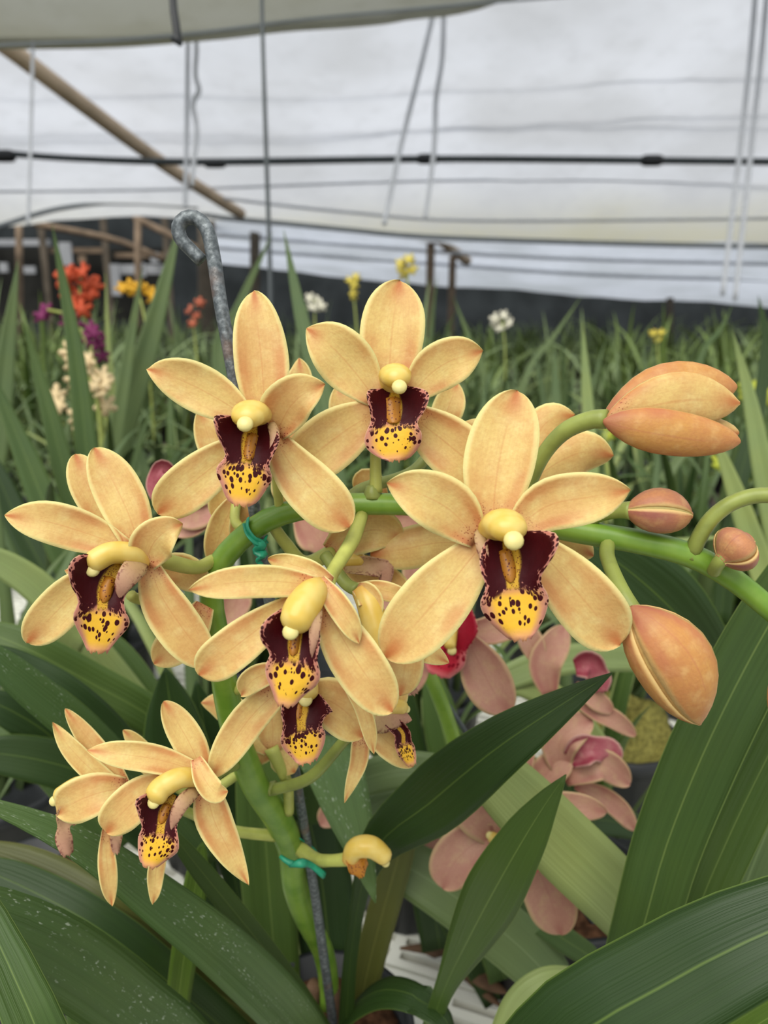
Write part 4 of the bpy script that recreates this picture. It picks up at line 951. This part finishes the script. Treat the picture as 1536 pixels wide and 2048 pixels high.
def star_mesh(mat):
    """small open bloom: five rounded lobes round a raised heart, front and back"""
    n = 40; vs = [(0,0,.10)]; back = [(0,0,-.06)]
    for i in range(n):
        a = 2*math.pi*i/n; r = .32+.68*abs(math.cos(2.5*a))**.8
        vs.append((r*math.sin(a), r*math.cos(a), .22*r*r)); back.append((r*math.sin(a)*.98, r*math.cos(a)*.98, .22*r*r-.03))
    for ring, z in ((.5, 0.06),): pass
    N = len(vs); fs = []
    for i in range(n):
        a, b = 1+i, 1+(i+1) % n; fs += [(0, b, a), (N, N+a, N+b), (a, b, N+b, N+a)]
    me = bpy.data.meshes.new('flower'); me.from_pydata(vs+back, [], fs); me.materials.append(mat)
    me.polygons.foreach_set('use_smooth', [True]*len(me.polygons)); return me
t = lathe('pot', [(.055,0),(.058,.004),(.07,.11),(.076,.11),(.076,.13),(.07,.13),(.066,.115),(.002,.118)], (0,0,0), M['pot'], org, 16)
POTM = t.data; bpy.data.objects.remove(t); bpy.data.objects.remove(org)

def inst(name, me, parent, loc, rot, sc_=1.0):
    o = bpy.data.objects.new(name, me); col.objects.link(o); o.parent = parent
    o.location = loc; o.rotation_euler = rot; o.scale = (sc_,)*3 if not isinstance(sc_, tuple) else sc_; return o
def clump(loc, label, group, nl=11, hs=1.0, with_pot=True):
    e = empty('orchid_plant', loc); tag(e, label, 'orchid', group)
    if with_pot: inst('pot', POTM, e, (0,0,0), (0,0,R.uniform(0,6)))
    a0 = R.uniform(0, 6)
    for i in range(nl):
        me = LEAFM[R.choice((0,0,1,2,2,3,4,5,6,6,7,4))]
        s_ = hs*R.uniform(.8, 1.12)
        inst('leaf', me, e, (R.uniform(-.03,.03), R.uniform(-.03,.03), .115), (R.uniform(-.12,.12), R.uniform(-.1,.1), a0+i*2.4+R.uniform(-.3,.3)), (s_, s_*R.uniform(.85,1.25), s_))
    return e
FOL = []
for k in range(6):                                   # whole crowns for the far rows, where single leaves are a few pixels wide
    vs, fs, uvs = [], [], []
    for i in range(15):
        me = R.choice(LEAFM); rz = Matrix.Rotation(i*2.4+R.uniform(-.4,.4), 3, 'Z'); s_ = R.uniform(.75, 1.15); tl = Matrix.Rotation(R.uniform(-.15,.15), 3, 'X')
        o0 = len(vs); of = Vector((R.uniform(-.05,.05), R.uniform(-.05,.05), .115))
        vs += [rz @ (tl @ (v.co*s_)) + of for v in me.vertices]; fs += [tuple(o0+q for q in p.vertices) for p in me.polygons]
    m_ = bpy.data.meshes.new('foliage'); m_.from_pydata(vs, [], fs); m_.materials.append(M[('leafsoft','leaf','leafsoft','leafpale','leafdark','leafsoft')[k]])
    m_.polygons.foreach_set('use_smooth', [True]*len(m_.polygons)); FOL.append(m_)

def seen(v, mx=140):
    q = MC.transposed() @ (v - EYE); d = -q.z
    if d < .3: return None
    return d, 768 + q.x/d*F, 1024 - q.y/d*F
cnt = 0
for j in range(60):
    for i in range(-44, 45):
        e2 = 1.08 + j*.27*(1+j*.012); e1 = i*.29*(1 + j*.014) + (.14 if j % 2 else 0)
        v = E1*(e1+R.uniform(-.06,.06)) + E2*(e2+R.uniform(-.06,.06)) + Vector((0,0,BZ))
        s_ = seen(v + Vector((0,0,.5)))
        if not s_ or s_[1] < -160 or s_[1] > 1700 or v.y > 14.6: continue
        d = s_[0]
        if d < .98: continue
        if 30 < s_[1] < 330 and d < 1.9 and R.random() < .6: continue
        if d < 3.6:
            clump(v, 'strap-leaved green orchid without flowers in the rows close behind the peach orchid', 'leafy orchids in the near rows', R.choice((8,9,10)), R.uniform(.74, .92))
        else:
            if R.random() < .42 + min(.42, (d-3.6)*.07): continue
            e = empty('orchid_plant', v); tag(e, 'blurred strap-leaved orchid in the rows near the far wall', 'orchid', 'leafy orchids in the far rows')
            o = inst('foliage', FOL[R.randrange(6)], e, (0,0,0), (0,0,R.uniform(0,6)), R.uniform(.85, 1.2)); o['kind'] = 'stuff'
            inst('pot', POTM, e, (0,0,0), (0,0,0))
        cnt += 1

def tall(label, leaves, pz=None):
    b = leaves[0][0][0]; e0 = P(*b); e = empty('orchid_plant', (e0.x, e0.y, BZ)); tag(e, label, 'orchid')
    inst('pot', POTM, e, (0,0,0), (0,0,0))
    for pts, W_, mt in leaves: leaf(e, [(e0.x, e0.y)] and pts, W_, 'taper', mt, .2)
    return e
tall('tall orchid with long upright blades beside the orange and magenta blooms', [
    ([(215,1250,1.15),(180,960,1.15),(150,700,1.15),(104,446,1.15)], 46, 'leaf'), ([(230,1250,1.12),(140,980,1.12),(92,800,1.12),(46,640,1.12)], 48, 'leaf'),
    ([(190,1250,1.05),(95,1020,1.05),(38,880,1.05),(-20,740,1.05)], 62, 'leaf'), ([(150,1250,1.1),(40,1050,1.1),(-10,940,1.1),(-70,840,1.1)], 60, 'leafdark')])
tall('tall orchid with pale blurred blades reaching up to the curled stake', [
    ([(230,1150,1.6),(235,900,1.6),(300,680,1.6),(362,440,1.6)], 58, 'leafsoft'), ([(240,1150,1.55),(225,940,1.55),(252,740,1.55),(286,530,1.55)], 34, 'leafsoft'), ([(236,1150,1.7),(228,830,1.7),(216,680,1.7),(211,540,1.7)], 18, 'leafpale'),
    ([(190,1150,1.6),(170,950,1.6),(180,840,1.6),(200,720,1.6)], 34, 'leaf')])
tall('orchid blades standing up between the two upper peach flowers', [
    ([(690,1150,1.25),(650,820,1.25),(604,640,1.25),(567,458,1.25)], 46, 'leafsoft'), ([(560,1100,1.9),(440,740,1.9),(480,610,1.9),(546,464,1.9)], 34, 'leafsoft'), ([(640,1100,1.6),(570,800,1.6),(545,700,1.6),(540,600,1.6)], 30, 'leaf')])
tall('orchid with a narrow blade leaning in from the photo\'s left edge', [([(-60,1150,1.3),(-10,900,1.3),(14,700,1.3),(36,520,1.3)], 50, 'leafsoft'), ([(-80,1150,1.3),(-60,900,1.3),(-20,760,1.3),(8,640,1.3)], 40, 'leafsoft')])
tall('orchid with bluish upright blades behind the opening bud', [([(1190,1200,1.2),(1180,900,1.2),(1172,760,1.2),(1165,640,1.2)], 34, 'leafpale'), ([(1160,1200,1.5),(1115,900,1.5),(1112,780,1.5),(1108,680,1.5)], 34, 'leafsoft'), ([(1240,1200,1.25),(1330,960,1.25),(1420,860,1.25)], 36, 'leafsoft')])
tall('orchid with broad pale blades beside the small round bud', [([(1580,1200,1.0),(1530,960,1.0),(1500,800,1.0),(1465,660,1.0)], 44, 'leafpale'), ([(1560,1250,.95),(1490,1040,.95),(1455,940,.95),(1420,850,.95)], 48, 'leafpale'), ([(1440,1250,1.1),(1470,1000,1.1),(1520,800,1.1),(1530,620,1.1)], 40, 'leafdark')])
tall('orchid with blades crossing above the dark shade cloth', [([(1000,1000,2.6),(1050,760,2.6),(1110,670,2.6),(1166,588,2.6)], 16, 'leafsoft'), ([(990,1000,2.4),(970,760,2.4),(940,680,2.4),(905,590,2.4)], 18, 'leafsoft'), ([(1380,900,2.4),(1400,720,2.4),(1440,660,2.4),(1465,610,2.4)], 18, 'leaf'), ([(1560,900,1.8),(1545,750,1.8),(1530,660,1.8),(1516,590,1.8)], 30, 'leafdark')])

SM = {}
def spray(colour, stemp, blooms, d, size, label):
    """flowering orchid in the rows: stalk, blooms and a few leaves"""
    b = P(*stemp[0], d); e = empty('flowering_orchid', (b.x, b.y, BZ)); tag(e, label, 'orchid')
    tube('flower_stem', [(b.x, b.y, BZ+.1, .004)] + [(*P(x, y, d), .0035) for x, y in stemp], M['pedgreen'], e, 16, 6, True)
    if colour not in SM: SM[colour] = star_mesh(M[colour])
    for k, (x, y) in enumerate(blooms):
        v = P(x, y, d + R.uniform(-.02,.02)) - WL[e.name]; h = size*.5*d/F
        inst('flower', SM[colour], e, v, (math.radians(70+R.uniform(-30,25)), R.uniform(-.6,.6), R.uniform(-.5,.5)), (h*R.uniform(.85,1.1), h*R.uniform(.85,1.1), h*1.6))
    inst('pot', POTM, e, (0,0,0), (0,0,0))
    for i in range(5): inst('leaf', LEAFM[R.choice((1,2,3,4))], e, (0,0,.115), (0,0,i*1.26+R.uniform(-.3,.3)), .85)
spray('orange', [(200,800),(180,680),(160,600),(165,540)], [(134,546),(136,580),(166,545),(175,566),(182,588),(168,592),(150,612),(165,620),(130,560),(188,574)], 1.7, 44, 'orchid with a spike of vivid orange blooms in front of the dark shed')
spray('magenta', [(220,900),(200,760),(150,640),(95,620)], [(84,632),(96,622),(142,632),(150,650),(182,658),(190,668),(178,680),(206,712),(196,686),(138,646)], 1.55, 40, 'orchid with deep magenta blooms below the orange spike')
spray('cream', [(210,1000),(200,860),(190,780),(160,720)], [(142,706),(150,728),(170,738),(180,722),(205,752),(190,770),(206,784),(112,790),(120,812),(212,812),(165,850),(158,832),(150,760),(210,768)], 1.35, 48, 'orchid with cream blooms under the magenta ones')
spray('yellow', [(300,760),(290,640),(275,580)], [(246,578),(262,572),(280,574),(296,582),(306,594),(270,582)], 1.9, 34, 'orchid with a cluster of golden yellow blooms by the shed')
spray('lemon', [(720,760),(712,640),(705,570)], [(700,562),(708,572),(706,590),(712,556)], 2.8, 24, 'orchid with narrow lemon spike left of the topmost flower')
spray('lemon', [(815,760),(815,600),(815,530)], [(800,530),(818,520),(824,540),(808,546)], 2.6, 30, 'orchid with lemon blooms rising above the topmost flower')
spray('whitef', [(630,760),(630,660),(628,600)], [(620,598),(634,604),(644,614),(626,616)], 2.6, 26, 'orchid with small white blooms between the upper peach flowers')
spray('whitef', [(1010,800),(1010,700),(1005,640)], [(990,640),(1008,632),(1018,648),(1000,656)], 3.0, 28, 'orchid with pale white blooms right of the topmost flower')
spray('lemon', [(1320,800),(1316,720),(1315,670)], [(1306,668),(1322,666),(1316,680)], 3.2, 22, 'orchid with a few yellow blooms near the dark shade cloth')
spray('rust', [(400,800),(392,700),(386,640)], [(380,620),(392,632),(386,648),(400,606)], 2.2, 26, 'orchid with small rusty blooms behind the wire stake')
spray('limef', [(1510,1000),(1505,880),(1500,790)], [(1492,778),(1508,784),(1490,795)], 1.5, 44, 'orchid with lime green blooms beside the opening bud')
spray('limef', [(1470,1100),(1470,1000),(1462,930)], [(1440,932),(1462,944),(1476,968)], 1.4, 50, 'orchid with lime green blooms above the small round bud')
spray('limef', [(1215,1000),(1212,920),(1210,860)], [(1208,852),(1216,872)], 1.3, 30, 'orchid with a lime bloom beneath the opening bud')
spray('limef', [(1550,1000),(1548,860),(1540,800)], [(1534,792),(1545,806)], 1.4, 44, 'orchid with a lime bloom cut by the photo\'s right edge')
spray('whitef', [(110,1200),(112,1150),(110,1080)], [(100,1090),(112,1110),(96,1130)], 1.2, 34, 'orchid with ragged whitish blooms behind the far left flower')

# pots on the bench with their own leaves
for (px, py, lb) in ((815, 1800, 'leafy orchid in a black pot on the slotted bench'), (30, 1740, 'leafy orchid in a black pot at the photo\'s left edge'), (1150, 1840, 'leafy orchid in a black pot below the dusty pink flowers'), (420, 1700, 'leafy orchid behind the lower left flower')):
    v = G(px, py, BZ); clump(v, lb, None, 9, .72)
v = G(1225, 1640, BZ); mp = empty('moss_pot', v); tag(mp, 'black pot heaped with yellowish dry moss beside the dusty pink flowers', 'pot')
inst('pot', POTM, mp, (0,0,0), (0,0,0), 1.1)
vs, fs = [], []
for i in range(9):
    for j in range(24):
        a = 2*math.pi*j/24; r = .074*math.sin(math.pi/2*i/8+.001); z = .13+.045*math.cos(math.pi/2*i/8)
        k = 1+.25*noise.noise(Vector((i*1.3, math.cos(a)*4, math.sin(a)*4)))
        vs.append(v + Vector((r*math.cos(a)*k, r*math.sin(a)*k, z*k)))
for i in range(8):
    for j in range(24): fs.append((i*24+j, i*24+(j+1) % 24, (i+1)*24+(j+1) % 24, (i+1)*24+j))
mo = mk('moss', vs, fs, M['moss'], mp); mo['kind'] = 'stuff'
print('plants', cnt, 'objects', len(bpy.data.objects))
